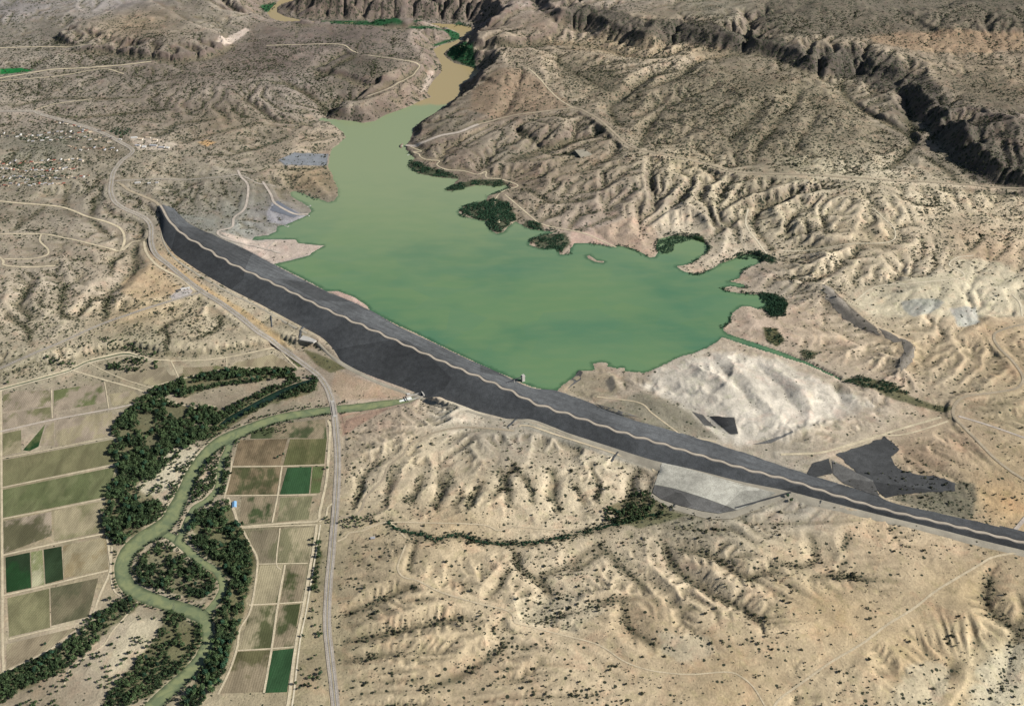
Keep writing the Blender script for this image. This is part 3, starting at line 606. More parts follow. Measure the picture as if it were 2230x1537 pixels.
class MB:
    def __init__(s): s.v = []; s.f = []
    def add(s, V, F):
        b = len(s.v); s.v += [tuple(v) for v in V]; s.f += [tuple(i + b for i in f) for f in F]
    def box(s, x0, x1, y0, y1, z0, z1, taper=1.0):
        cx, cy = (x0 + x1) / 2, (y0 + y1) / 2
        T = lambda x, y: (cx + (x - cx) * taper, cy + (y - cy) * taper)
        q = [(x0, y0), (x1, y0), (x1, y1), (x0, y1)]
        V = [(a, b, z0) for a, b in q] + [(*T(a, b), z1) for a, b in q]
        s.add(V, [(3, 2, 1, 0), (4, 5, 6, 7), (0, 1, 5, 4), (1, 2, 6, 5), (2, 3, 7, 6), (3, 0, 4, 7)])
    def tube(s, p, q, r0, r1, n=6):
        p = Vector(p); q = Vector(q); d = (q - p).normalized()
        a = d.orthogonal().normalized(); b = d.cross(a)
        V = []
        for c, r in ((p, r0), (q, r1)):
            for k in range(n):
                t = 2 * math.pi * k / n; V.append(tuple(c + (a * math.cos(t) + b * math.sin(t)) * r))
        F = [(k, (k + 1) % n, n + (k + 1) % n, n + k) for k in range(n)] + [tuple(range(n, 2 * n)), tuple(range(n - 1, -1, -1))]
        s.add(V, F)
    def gable(s, x0, x1, y0, y1, z0, z1, over=0.6, th=0.25):
        ym = (y0 + y1) / 2
        a0, a1, b0, b1 = x0 - over, x1 + over, y0 - over, y1 + over
        V = [(a0, b0, z0), (a1, b0, z0), (a1, ym, z1), (a0, ym, z1), (a1, b1, z0), (a0, b1, z0)]
        V += [(x, y, z - th) for x, y, z in V]
        s.add(V, [(0, 1, 2, 3), (3, 2, 4, 5), (7, 6, 9, 8), (8, 9, 11, 10), (0, 6, 7, 1), (5, 4, 10, 11), (0, 3, 9, 6), (3, 5, 11, 9), (1, 7, 8, 2), (2, 8, 10, 4)])
    def build(s, name, mat, parent=None, smooth=False):
        return mesh_obj(name, s.v, s.f, mat, parent, smooth)

# ------------------------------------------------------------------ materials
class Mat:
    def __init__(s, name, rough=0.9, spec=0.15):
        s.m = bpy.data.materials.new(name); s.m.use_nodes = True
        s.t = s.m.node_tree; s.b = s.t.nodes['Principled BSDF']
        s.b.inputs['Roughness'].default_value = rough
        s.b.inputs['Specular IOR Level'].default_value = spec
        s.pos = s.n('ShaderNodeNewGeometry').outputs['Position']
    def n(s, k, **kw):
        o = s.t.nodes.new(k)
        for a, v in kw.items(): setattr(o, a, v)
        return o
    def l(s, a, b): s.t.links.new(a, b)
    def setv(s, inp, v):
        if isinstance(v, (int, float)): inp.default_value = v
        elif isinstance(v, tuple): inp.default_value = (*v, 1) if len(v) == 3 and len(inp.default_value) == 4 else v
        else: s.l(v, inp)
    def math(s, op, a, b=0.0, c=0.0, clamp=False):
        o = s.n('ShaderNodeMath', operation=op); o.use_clamp = clamp
        s.setv(o.inputs[0], a); s.setv(o.inputs[1], b); s.setv(o.inputs[2], c)
        return o.outputs[0]
    def mapr(s, x, a, b, c=0.0, d=1.0, smooth=True):
        o = s.n('ShaderNodeMapRange'); o.interpolation_type = 'SMOOTHSTEP' if smooth else 'LINEAR'
        for i, v in zip(o.inputs, (x, a, b, c, d)): s.setv(i, v)
        return o.outputs[0]
    def mix(s, f, a, b, blend='MIX'):
        o = s.n('ShaderNodeMix', data_type='RGBA', blend_type=blend)
        s.setv(o.inputs[0], f); s.setv(o.inputs[6], a); s.setv(o.inputs[7], b)
        return o.outputs[2]
    def scaled(s, sx, sy, sz, rot=0.0, vec=None):
        o = s.n('ShaderNodeMapping')
        s.l(vec or s.pos, o.inputs[0]); o.inputs['Rotation'].default_value = (0, 0, rot); o.inputs['Scale'].default_value = (sx, sy, sz)
        return o.outputs[0]
    def noise(s, size, det=4, rough=0.55, vec=None, dist=0.0):
        o = s.n('ShaderNodeTexNoise')
        s.l(vec or s.pos, o.inputs['Vector']); o.inputs['Scale'].default_value = 1 / size; o.inputs['Detail'].default_value = det; o.inputs['Roughness'].default_value = rough; o.inputs['Distortion'].default_value = dist
        return o.outputs[0]
    def voro(s, size, vec=None):
        o = s.n('ShaderNodeTexVoronoi'); s.l(vec or s.pos, o.inputs['Vector']); o.inputs['Scale'].default_value = 1 / size
        return o.outputs['Distance'], o.outputs['Color']
    def attr(s, name):
        return s.n('ShaderNodeAttribute', attribute_name=name)
    def bump(s, h, dist, strength=1.0):
        o = s.n('ShaderNodeBump'); o.inputs['Distance'].default_value = dist; o.inputs['Strength'].default_value = strength
        s.l(h, o.inputs['Height']); s.l(o.outputs[0], s.b.inputs['Normal'])
    def color(s, c): s.setv(s.b.inputs['Base Color'], c); return s.m
    def speckle(s, size, dens, base, dark, rmin=0.18, rmax=0.42):
        """round shrubs seen from above: one per Voronoi cell, present with probability dens"""
        d, c = s.voro(size, s.scaled(1, 1, 0))
        sep = s.n('ShaderNodeSeparateColor'); s.l(c, sep.inputs[0])
        on = s.math('LESS_THAN', sep.outputs[0], dens)
        rad = s.math('MULTIPLY_ADD', sep.outputs[1], rmax - rmin, rmin)
        f = s.math('MULTIPLY', on, s.math('SUBTRACT', 1.0, s.mapr(s.math('DIVIDE', d, rad), 0.75, 1.1)))
        return s.mix(f, base, dark)

def grey(v): return (v, v, v)

def mat_ground():
    m = Mat('ground_soil', 0.95, 0.05)
    c = m.attr('soil').outputs['Color']; sc = m.attr('scrub').outputs['Fac']
    n1 = m.noise(420, 5, 0.6); n2 = m.noise(70, 5, 0.62, dist=0.6); n3 = m.noise(9, 4, 0.65)
    v = m.math('MULTIPLY', m.mapr(n1, 0.3, 0.7, 0.82, 1.16), m.mapr(n2, 0.25, 0.75, 0.80, 1.18))
    v = m.math('MULTIPLY', v, m.mapr(n3, 0.25, 0.75, 0.84, 1.14))
    cc = m.n('ShaderNodeVectorMath', operation='SCALE'); m.l(c, cc.inputs[0]); m.l(v, cc.inputs[3])
    col = cc.outputs[0]
    # iron-stained and bleached patches
    col = m.mix(m.mapr(m.noise(160, 4, 0.6, dist=0.8), 0.55, 0.75, 0, 0.35), col, m.mix(1.0, col, (1.08, 0.95, 0.84), 'MULTIPLY'))
    col = m.mix(m.mapr(m.noise(55, 3, 0.6), 0.60, 0.75, 0, 0.45), col, m.mix(1.0, col, (1.22, 1.22, 1.20), 'MULTIPLY'))
    hp = m.noise(95, 4, 0.65, dist=0.5); hq = m.noise(48, 4, 0.65, m.scaled(1, 1, 1, 0.9))
    col = m.mix(m.mapr(hp, 0.50, 0.72, 0, 0.8), col, m.mix(1.0, col, (1.10, 0.98, 0.97), 'MULTIPLY'))
    col = m.mix(m.mapr(hq, 0.50, 0.72, 0, 0.8), col, m.mix(1.0, col, (0.88, 0.92, 0.84), 'MULTIPLY'))
    col = m.mix(m.math('MULTIPLY', sc, m.mapr(m.noise(34, 4, .7, m.scaled(1, 1.7, 1, .4)), 0.52, 0.68, 0, 0.95)), col, m.mix(1.0, col, (1.34, 1.32, 1.26), 'MULTIPLY'))
    dn = m.math('MULTIPLY', sc, m.mapr(m.noise(120, 5, 0.65), 0.40, 0.60, 0.15, 1.8))
    grass = m.math('MULTIPLY', m.mapr(n2, 0.45, 0.7), m.math('MULTIPLY', sc, 0.32))
    col = m.mix(grass, col, (0.085, 0.082, 0.050))
    sx = m.n('ShaderNodeSeparateXYZ'); m.l(m.pos, sx.inputs[0])
    far = m.mapr(sx.outputs[1], 4300, 6000)
    dn = m.math('MULTIPLY', dn, m.mapr(sx.outputs[1], 3900, 5400, 1.0, 1.55))
    col = m.speckle(27, m.math('MULTIPLY', m.math('MULTIPLY', dn, far), 0.85), col, (0.036, 0.040, 0.026), 0.20, 0.44)
    col = m.speckle(17, m.math('MULTIPLY', dn, 0.95), col, (0.030, 0.035, 0.023), 0.22, 0.47)
    col = m.speckle(10, m.math('MULTIPLY', dn, 0.75), col, (0.062, 0.060, 0.040), 0.15, 0.38)
    col = m.speckle(5.5, m.math('MULTIPLY', dn, 0.5), col, (0.085, 0.078, 0.052), 0.2, 0.4)
    m.bump(m.math('ADD', m.math('MULTIPLY', n2, 3.0), n3), 2.2, 0.8)
    return m.color(col)

def mat_simple(name, rgb, var=0.15, size=20, rough=0.9, spec=0.2, size2=3, bump=0.0):
    m = Mat(name, rough, spec)
    n1 = m.noise(size, 4, 0.6); n2 = m.noise(size2, 3, 0.6)
    v = m.math('MULTIPLY', m.mapr(n1, 0.3, 0.7, 1 - var, 1 + var), m.mapr(n2, 0.3, 0.7, 1 - var * .7, 1 + var * .7))
    cc = m.n('ShaderNodeVectorMath', operation='SCALE'); cc.inputs[0].default_value = rgb; m.l(v, cc.inputs[3])
    if bump: m.bump(n2, bump)
    return m.color(cc.outputs[0])

def mat_lake():
    m = Mat('lake_water', 0.22, 0.35)
    X = m.n('ShaderNodeSeparateXYZ'); m.l(m.pos, X.inputs[0])
    n = m.noise(900, 3, 0.5, m.scaled(1, 1.6, 0, 0.5), 0.5); n2 = m.noise(160, 3, 0.5, m.scaled(1, 2.6, 0, -0.25))
    blk, bc = m.voro(260, m.scaled(1, 1.9, 0, -0.35))
    sep = m.n('ShaderNodeSeparateColor'); m.l(bc, sep.inputs[0])
    deep = srgb(90, 132, 98); mid = srgb(114, 146, 102); sh = srgb(132, 152, 106)
    col = m.mix(m.mapr(n, 0.40, 0.62), mid, deep)
    col = m.mix(m.mapr(n2, 0.35, 0.75, 0, 0.30), col, sh)
    col = m.mix(m.math('MULTIPLY', sep.outputs[0], 0.22), col, srgb(94, 136, 112))
    # sediment carried in by the river: browner the farther upstream
    yy = m.math('ADD', X.outputs[1], m.math('MULTIPLY', m.math('SUBTRACT', n2, 0.5), 260))
    col = m.mix(m.mapr(yy, 4700, 6350, 0, 0.92), col, srgb(154, 166, 126))
    sh_ = m.math('ADD', m.attr('shore').outputs['Fac'], m.math('MULTIPLY', m.math('SUBTRACT', m.noise(38, 4, .65), .5), 46))
    col = m.mix(m.math('MULTIPLY', m.mapr(sh_, 2, 24, 1, 0), m.mapr(X.outputs[1], 5600, 6300, .6, .0)), col, srgb(48, 86, 58))
    edge = m.math('ADD', X.outputs[1], m.math('MULTIPLY', m.math('SUBTRACT', m.noise(60, 3), 0.5), 90))
    col = m.mix(m.mapr(edge, 7165, 7225), col, srgb(180, 162, 118))
    m.bump(m.noise(14, 3, 0.6), 0.25, 0.35)
    return m.color(col)

def mat_river(name, rgb, rgb2):
    m = Mat(name, 0.25, 0.3)
    n = m.noise(60, 4, 0.6, dist=1.0)
    a = m.math('ABSOLUTE', m.attr('across').outputs['Fac'])
    a = m.math('ADD', a, m.math('MULTIPLY', m.math('SUBTRACT', m.noise(35, 4, .6), .5), 1.1))
    col = m.mix(m.mapr(n, 0.35, 0.68, 0, .8), rgb, rgb2)
    col = m.mix(m.mapr(a, .35, .95, 0, .85), col, tuple(v * .55 for v in rgb2))
    col = m.mix(m.mapr(m.noise(42, 4, .65, dist=1.5), .62, .72, 0, .6), col, srgb(92, 100, 92))
    m.bump(m.noise(8, 3, 0.6), 0.2, 0.35)
    return m.color(col)

def mat_road(name, rgb, var=0.14):
    m = Mat(name, 0.9, 0.15)
    n1 = m.noise(40, 4, 0.6); n2 = m.noise(5, 3, 0.6)
    u = m.attr('across').outputs['Fac']       # -1 .. 1 across the road
    a = m.math('ABSOLUTE', u)
    base = tuple(rgb)
    v = m.math('MULTIPLY', m.mapr(n1, 0.3, 0.7, 1 - var, 1 + var), m.mapr(n2, 0.3, 0.7, 1 - var, 1 + var))
    cc = m.n('ShaderNodeVectorMath', operation='SCALE'); cc.inputs[0].default_value = base; m.l(v, cc.inputs[3])
    col = cc.outputs[0]
    if name == 'highway_asphalt':
        col = m.mix(m.mapr(a, 0.44, 0.52), m.mix(1.0, col, (0.72, 0.73, 0.76), 'MULTIPLY'), col)
        ln = m.math('MULTIPLY', m.math('GREATER_THAN', a, 0.40), m.math('LESS_THAN', a, 0.435))
        col = m.mix(ln, col, (0.6, 0.6, 0.56))
        col = m.mix(m.math('LESS_THAN', a, 0.022), col, (0.55, 0.45, 0.15))
    else:
        rut = m.mapr(m.math('ABSOLUTE', m.math('SUBTRACT', a, 0.45)), 0.0, 0.3, 1.0, 0.0)
        col = m.mix(m.math('MULTIPLY', rut, 0.35), col, m.mix(1.0, col, (1.18, 1.16, 1.12), 'MULTIPLY'))
    return m.color(col)

def mat_field(i, rgb, ang, patch, rgb2):
    def tone(c):
        g_ = sum(c) / 3; return tuple((v * .86 + g_ * .14) * k_ for v, k_ in zip(c, (.82, .88, .82)))
    rgb, rgb2 = tone(rgb), tone(rgb2)
    m = Mat('field_soil', 0.95, 0.05)
    rows = m.n('ShaderNodeTexWave', wave_type='BANDS', bands_direction='X')
    m.l(m.scaled(1, 1, 0, ang), rows.inputs['Vector']); rows.inputs['Scale'].default_value = 0.035; rows.inputs['Distortion'].default_value = 1.2; rows.inputs['Detail'].default_value = 2; rows.inputs['Detail Scale'].default_value = 0.6
    n1 = m.noise(60, 5, 0.62, m.scaled(1, 0.4, 0, ang), 0.6); n2 = m.noise(5, 4, 0.6)
    off = m.noise(110, 4, 0.6, m.scaled(1, 0.6, 0, ang + 0.5 + i))
    v = m.math('MULTIPLY', m.mapr(rows.outputs[1], 0, 1, 0.88, 1.10), m.math('MULTIPLY', m.mapr(n1, 0.3, 0.7, 0.76, 1.20), m.mapr(n2, 0.3, 0.7, 0.84, 1.14)))
    col = m.mix(m.mapr(off, 0.56 - patch * .3, 0.66 - patch * .25), rgb, rgb2)
    cc = m.n('ShaderNodeVectorMath', operation='SCALE'); m.l(col, cc.inputs[0]); m.l(v, cc.inputs[3])
    return m.color(cc.outputs[0])

def mat_rockfill(name, rgb, lines=False):
    m = Mat(name, 0.9, 0.15)
    pd, pc = m.voro(520, m.scaled(1, 1.2, 0, .5)); psep = m.n('ShaderNodeSeparateColor'); m.l(pc, psep.inputs[0])
    n1 = m.noise(260, 4, 0.55); n2 = m.noise(26, 5, 0.65); n3 = m.noise(4, 4, 0.7)
    v = m.math('MULTIPLY', m.math('MULTIPLY', m.mapr(n1, 0.3, 0.7, 0.80, 1.22), m.mapr(psep.outputs[0], 0, 1, .78, 1.24)), m.math('MULTIPLY', m.mapr(n2, 0.3, 0.7, 0.82, 1.18), m.mapr(n3, 0.3, 0.7, 0.74, 1.26)))
    if lines:
        a = m.attr('across').outputs['Fac']
        st = m.noise(1.0, 4, 0.7, m.scaled(14, 0.15, 1, 0, m.attr('strip').outputs['Vector']))
        v = m.math('MULTIPLY', v, m.mapr(st, 0.3, 0.7, 0.80, 1.20))
    cc = m.n('ShaderNodeVectorMath', operation='SCALE'); cc.inputs[0].default_value = rgb; m.l(v, cc.inputs[3])
    m.bump(n3, 1.0, 0.7)
    return m.color(cc.outputs[0])

def mat_leaf(name, rgb, rgb2):
    m = Mat(name, 0.8, 0.15)
    oi = m.n('ShaderNodeObjectInfo')
    f = m.math('ADD', m.math('MULTIPLY', m.mapr(m.noise(14, 2, 0.6), 0.35, 0.65), 0.5), m.math('MULTIPLY', m.mapr(m.noise(75, 3, 0.6), 0.35, 0.65), 0.5))
    col = m.mix(f, rgb, rgb2)
    v = m.math('MULTIPLY', m.mapr(oi.outputs['Random'], 0, 1, 0.72, 1.32), m.math('ADD', 1.0, m.attr('tint').outputs['Fac']))
    cc = m.n('ShaderNodeVectorMath', operation='SCALE'); m.l(col, cc.inputs[0]); m.l(v, cc.inputs[3])
    return m.color(cc.outputs[0])

M_GROUND = mat_ground()
M_LAKE = mat_lake()
M_RIVER = mat_river('river_water', srgb(150, 156, 112), srgb(112, 126, 96))
M_SLOUGH = mat_river('slough_water', srgb(40, 62, 48), srgb(30, 48, 42))
M_ROAD = {'asphalt': mat_road('highway_asphalt', srgb(176, 166, 152)), 'gravel': mat_road('gravel_surface', srgb(178, 164, 140)), 'concrete': mat_road('concrete_surface', srgb(196, 184, 170)),
          'sand': mat_road('sandy_surface', srgb(210, 196, 166)), 'dirt': mat_road('dirt_surface', srgb(208, 192, 162)), 'pale': mat_road('pale_surface', srgb(224, 212, 184))}
M_DSFACE = mat_rockfill('dark_riprap', srgb(81, 83, 84))
M_USFACE = mat_rockfill('grey_riprap', srgb(90, 92, 93), True)
M_CREST = mat_simple('crest_gravel', srgb(190, 178, 160), 0.12, 40)
M_BERM = mat_simple('berm_gravel', srgb(172, 164, 146), 0.14, 60, bump=0.6)
M_LEAF = mat_leaf('cottonwood_leaf', (0.020, 0.040, 0.018), (0.074, 0.110, 0.044))
M_LEAF2 = mat_leaf('willow_leaf', (0.014, 0.040, 0.022), (0.030, 0.066, 0.034))
M_JUN = mat_leaf('juniper_leaf', (0.034, 0.040, 0.022), (0.062, 0.064, 0.036))
M_BARK = mat_simple('bark', (0.10, 0.075, 0.05), 0.2, 1)
M_CONC = mat_simple('pale_concrete', (0.33, 0.315, 0.285), 0.1, 10)
M_DARK = mat_simple('dark_steel', (0.05, 0.05, 0.055), 0.1, 4, 0.6)
M_WHITE = mat_simple('white_paint', (0.75, 0.75, 0.73), 0.06, 8, 0.6)
M_FOAM = mat_simple('white_water', (0.55, 0.57, 0.52), 0.15, 4)

# ------------------------------------------------------------------ the ground: one sheet out to the horizon
def hwf(y):
    return 0.4575 * (np.maximum(y, 1500) * CT + CH * ST)
ys = [1500.0]
while ys[-1] < 10900:
    ys.append(ys[-1] + 5.6 * max(1.0, (ys[-1] / 2300)) ** 0.72)
ynear = [-9000, -6000, -3500, -1500, 0, 700, 1100, 1300, 1400]
yfar = [11000 + 150 * (1.16 ** k) * k for k in range(1, 33)]
ally = np.array(ynear + ys + yfar)
us = np.concatenate([-np.array([12, 8, 5.5, 4, 3, 2.4, 2, 1.7, 1.5, 1.38, 1.28, 1.2]), np.linspace(-1.15, 1.15, 920), np.array([1.2, 1.28, 1.38, 1.5, 1.7, 2, 2.4, 3, 4, 5.5, 8, 12])])
GX = us[None, :] * hwf(ally)[:, None]; GY = np.repeat(ally[:, None], len(us), 1)
GZ = ground_z(GX, GY)
out = sstep(0, 2500, np.maximum(np.maximum(np.abs(GX) - 5900, GY - 10900), 1550 - GY))
GZ = GZ + out * (60 * fbm(GX, GY, 4000, 4, off=2) + 25 * fbm(GX, GY, 1000, 3, off=4))
fine = (1 - sstep(6500, 9500, GY)) * sstep(-20, -60, FAR.sample(GX, GY, floodsd)) * (FAR.sample(GX, GY, lakesd) < -15) * (FAR.sample(GX, GY, damsd) < -8)
rdm = np.ones(FAR.X.shape)
for nm, p, wd, kind in RDW:
    D, Z = FAR.ribbon(p, wd / 2 + 40)
    rdm = np.minimum(rdm, sstep(wd / 2 + 8, wd / 2 + 36, D))
GR = FAR.sample(GX, GY, rough)
GZ = GZ + fine * FAR.sample(GX, GY, rdm) * (0.25 + GR) * 1.5 * fbm(GX, GY, 26, 3, 0.6, off=6)
# crisp shoreline
m = (np.abs(FAR.sample(GX, GY, lakesd)) < 30) & (GY < 9600) & (GY > 3000)
sdv = sdf_poly(LAKEW, GX[m], GY[m])
for isl in ISLANDS:
    q = np.array(isl, float); a, b = atz(q[:, 0], q[:, 1], 0)
    sdv = np.minimum(sdv, -sdf_near(np.stack([a, b], 1), GX[m], GY[m], 60))
sdv = sdv + 3.0 * fbm(GX[m], GY[m], 22, 3, off=8)
zz = GZ[m]
GZ[m] = np.where(sdv > 0, np.minimum(zz, -0.25 - 0.12 * sdv), np.maximum(zz, 0.25 + 0.05 * -sdv))
# dam trench stays under the dam
nrow, ncol = GX.shape
I = np.arange(nrow * ncol).reshape(nrow, ncol)
QF = np.stack([I[:-1, :-1], I[:-1, 1:], I[1:, 1:], I[1:, :-1]], -1).reshape(-1, 4)
GV = np.stack([GX, GY, GZ], -1).reshape(-1, 3)
ground = mesh_obj('ground', GV, QF, M_GROUND, smooth=True)
tag(ground, kind='structure')

# soil colour and shrub cover
SOIL = [(900,1280,202,180,140,.14),(1100,1450,198,176,138,.3),(1400,1350,198,174,134,.12),(1800,1320,196,170,126,.1),(2100,1280,196,172,128,.06),(2000,1450,194,168,124,.1),(1600,1480,198,174,132,.08),(2200,1480,206,190,150,.25),(1900,1530,214,192,150,.2),(1250,1240,200,182,148,.4),(1500,1240,200,180,146,.3),(1750,1220,196,176,138,.25),(1150,1350,196,176,140,.35),(950,1400,198,176,136,.3),(780,1250,186,166,130,.25),
 (900,980,208,190,154,.3),(1050,1080,206,188,152,.3),(1250,1070,206,188,152,.3),(1100,950,170,160,140,.2),(850,920,186,166,140,.2),(1000,910,208,196,170,.1),(1350,990,212,196,164,.2),(1380,1080,190,172,140,.35),(1000,1150,206,182,140,.15),
 (100,720,176,160,132,.55),(300,760,168,156,124,.5),(450,720,190,172,138,.4),(100,600,172,156,132,.6),(250,620,170,152,128,.55),(200,480,178,160,136,.45),(100,540,178,160,134,.5),(400,560,196,166,124,.2),(300,680,196,170,128,.3),(60,800,160,148,120,.5),(600,740,180,164,132,.35),(700,790,172,154,130,.15),(800,840,176,156,136,.1),
 (100,400,178,160,132,.45),(350,370,182,162,134,.45),(450,420,168,152,128,.5),(250,330,170,152,126,.4),(100,320,160,148,124,.4),(100,250,170,150,130,.6),(300,260,164,144,122,.6),(500,260,168,146,118,.5),(400,220,158,138,118,.6),(200,190,160,142,122,.65),(450,180,158,138,120,.7),(100,120,150,134,116,.7),(300,130,150,132,114,.7),(300,70,186,158,124,.45),(80,60,166,150,130,.6),(450,50,176,158,134,.5),(250,10,186,170,158,.2),(50,10,170,156,146,.4),
 (600,130,132,112,100,.6),(700,90,134,116,104,.55),(820,70,146,126,112,.5),(860,110,148,130,114,.6),(780,150,122,108,92,.7),(640,180,138,122,108,.7),(600,220,156,138,120,.55),(560,290,176,156,128,.45),(680,310,196,170,140,.3),(680,390,186,158,120,.35),(850,200,160,138,114,.6),(640,30,150,130,114,.6),(850,30,148,130,114,.6),(900,10,164,148,134,.5),
 (580,470,160,150,140,.15),(500,470,168,160,140,.3),(530,500,170,166,152,.1),(640,545,214,194,178,.03),(560,540,196,182,166,.05),
 (1100,200,160,140,118,.15),(1060,270,154,136,116,.2),(1080,110,184,162,134,.4),(1000,280,150,136,114,.4),(950,320,160,142,120,.4),(1000,350,166,144,122,.3),(1100,330,150,136,114,.45),(1200,290,158,140,116,.5),(1250,350,166,146,118,.4),(1200,430,158,140,116,.4),(1150,380,172,148,122,.25),(1300,460,170,150,128,.3),(1250,120,184,162,132,.55),(1400,90,194,170,136,.4),(1300,180,178,158,126,.6),(1450,140,176,156,128,.7),(1450,280,160,142,116,.7),(1550,200,150,136,112,.85),(1600,280,146,132,108,.85),(1750,200,168,150,120,.7),(1700,260,146,132,108,.85),(1850,300,150,136,112,.85),(1500,360,178,158,124,.6),(1650,330,168,150,122,.7),(1750,350,190,174,140,.7),(1900,370,196,178,146,.6),(2000,250,140,126,106,.85),(2100,300,146,130,112,.75),(2150,200,168,146,116,.5),(2100,380,172,154,126,.7),(2220,320,158,138,122,.5),
 (1350,20,150,134,116,.7),(1550,30,150,138,116,.85),(1750,40,150,136,114,.85),(1950,20,144,132,112,.85),(2000,85,178,154,126,.25),(2150,90,178,154,126,.3),(2200,30,136,124,106,.85),(1850,85,166,146,120,.6),(1200,50,178,154,130,.3),(1150,10,166,148,132,.4),
 (1500,430,200,180,146,.45),(1600,430,196,176,140,.6),(1480,470,222,208,182,.2),(1400,470,196,172,142,.25),(1350,510,196,174,152,.06),(1300,495,200,176,156,.06),(1600,520,196,178,150,.25),(1700,480,196,178,144,.45),(1800,450,206,186,152,.6),(1950,420,204,184,150,.6),(2000,470,204,184,150,.6),(2150,440,206,184,148,.5),(1900,510,200,178,142,.25),(2100,520,190,166,132,.5),(1750,590,192,174,142,.55),(1900,590,196,178,146,.55),(2050,540,196,178,146,.55),(2150,550,188,160,126,.2),(1650,600,180,162,140,.15),(1700,630,190,176,152,.1),(1720,690,198,174,146,.08),(1650,710,200,176,152,.05),(1800,740,194,172,142,.1),(1900,650,216,200,166,.06),(2000,640,222,210,178,.04),(2150,620,224,212,180,.04),(2000,700,206,186,150,.08),(2150,720,190,164,126,.12),(2000,780,196,172,132,.15),(2050,830,188,170,138,.2),(1950,830,200,178,150,.2),(2200,800,192,168,128,.12),(2200,900,186,168,130,.12),
 (1600,740,196,178,152,.05),(1520,790,206,194,172,.05),(1650,820,214,204,184,.04),(1750,880,210,200,180,.05),(1600,880,206,196,174,.05),(1450,820,186,170,148,.08),(1900,890,196,180,156,.05),(1350,840,176,160,138,.06),(1330,880,184,170,144,.05),(1450,900,148,140,118,.15),(1550,950,176,164,142,.06),(1800,960,206,188,160,.08),(1900,1000,200,186,154,.1),(2000,1000,180,152,120,.2),(2100,970,180,156,124,.15),(2180,1000,188,166,126,.1),(2060,1090,150,144,120,.5),(2180,1090,196,162,112,.15),(1700,1000,190,178,156,.04),(1600,985,190,176,152,.04),(1560,1060,152,150,136,.06),(1750,1090,172,164,146,.1),(1500,1120,150,142,118,.4),(1900,1150,206,180,140,.15),(2050,1190,200,176,138,.15),
 (100,900,190,170,142,.04),(300,830,180,164,130,.1),(60,1100,168,154,118,.03),(200,1250,176,160,126,.04),(350,1000,200,186,156,.05),(300,950,172,160,128,.1),(430,1060,196,180,150,.05),(380,1250,206,190,160,.05),(200,1450,198,182,152,.06),(250,1400,204,188,158,.06),(100,1500,168,152,124,.12),(350,1400,150,142,110,.1),(600,900,160,146,118,.08),(600,1000,150,134,104,.05),(600,1300,160,146,112,.05),(690,1250,150,140,108,.15),(690,1400,166,152,116,.15),(500,900,170,152,124,.06),(540,1200,120,116,84,.1)]
sc_c = shepard(SOIL, coarse, 3.2)
soil_r, soil_g, soil_b, scrub_c = [coarse.sample(GX, GY, v) for v in sc_c]
def lin3(r, g, b):
    c = np.stack([r, g, b], -1) / 255
    return np.where(c <= 0.04045, c / 12.92, ((c + 0.055) / 1.055) ** 2.4) * KALB
soil = lin3(soil_r, soil_g, soil_b)
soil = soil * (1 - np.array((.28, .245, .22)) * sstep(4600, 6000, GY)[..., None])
west = sstep(-500, -1100, GX) * sstep(3300, 3900, GY)
soil = soil * (1 - np.array((.12, .09, .06)) * west[..., None])
lum = soil.mean(-1, keepdims=True); soil = soil * 0.84 + lum * np.array((0.160, 0.162, 0.166)); scrub = scrub_c.copy()
scrub *= np.clip(1 + sstep(4200, 5600, GY) * 1.9 * fbm(GX, GY, 520, 5, 0.6, off=41), .15, 2.2)
soil *= (1 + (0.50 + .22 * sstep(3900, 5200, GY)) * np.clip(scrub, 0, 1))[..., None]          # bare ground between the shrubs is paler than the average
scrub = scrub * (1 + .3 * west)
# steep ground: bare rock, dark basalt in the canyon and the far escarpment, pale marl near the dam
gy_, gx_ = np.gradient(FINAL.H, 12.0)
slope = FINAL.sample(GX, GY, np.hypot(gx_, gy_))
bas = FAR.sample(GX, GY, sstep(4800, 6200, FAR.Y)) * sstep(0.34, 0.75, slope)
soil = soil * (1 - bas[..., None] * .6) + np.array(srgb(112, 98, 92)) * (bas[..., None] * .6)
scrub = scrub * (1 - 0.4 * bas)
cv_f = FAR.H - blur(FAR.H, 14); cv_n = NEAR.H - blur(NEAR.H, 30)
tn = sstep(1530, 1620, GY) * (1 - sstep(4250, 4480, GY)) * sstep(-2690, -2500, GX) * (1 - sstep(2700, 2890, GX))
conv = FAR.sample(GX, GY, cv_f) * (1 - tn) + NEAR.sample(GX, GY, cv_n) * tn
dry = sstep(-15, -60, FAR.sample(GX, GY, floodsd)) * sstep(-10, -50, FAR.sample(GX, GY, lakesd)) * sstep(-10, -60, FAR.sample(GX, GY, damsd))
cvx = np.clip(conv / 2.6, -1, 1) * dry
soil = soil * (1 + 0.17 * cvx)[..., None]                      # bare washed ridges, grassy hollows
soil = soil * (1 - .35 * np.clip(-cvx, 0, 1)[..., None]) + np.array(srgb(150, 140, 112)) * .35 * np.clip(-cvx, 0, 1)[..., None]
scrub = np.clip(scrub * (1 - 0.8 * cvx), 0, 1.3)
acc = ground_acc(GX, GY)
lf = np.log10(acc + 1)
gl = sstep(3.6, 4.7, lf) * (1 - sstep(5.0, 5.7, lf))
scrub = np.clip(scrub * (0.75 + 1.0 * gl), 0, 1.2)
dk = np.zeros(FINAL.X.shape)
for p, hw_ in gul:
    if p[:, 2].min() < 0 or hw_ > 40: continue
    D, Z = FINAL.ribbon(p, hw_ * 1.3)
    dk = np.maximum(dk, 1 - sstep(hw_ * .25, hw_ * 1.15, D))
dkg = FINAL.sample(GX, GY, dk) * dry
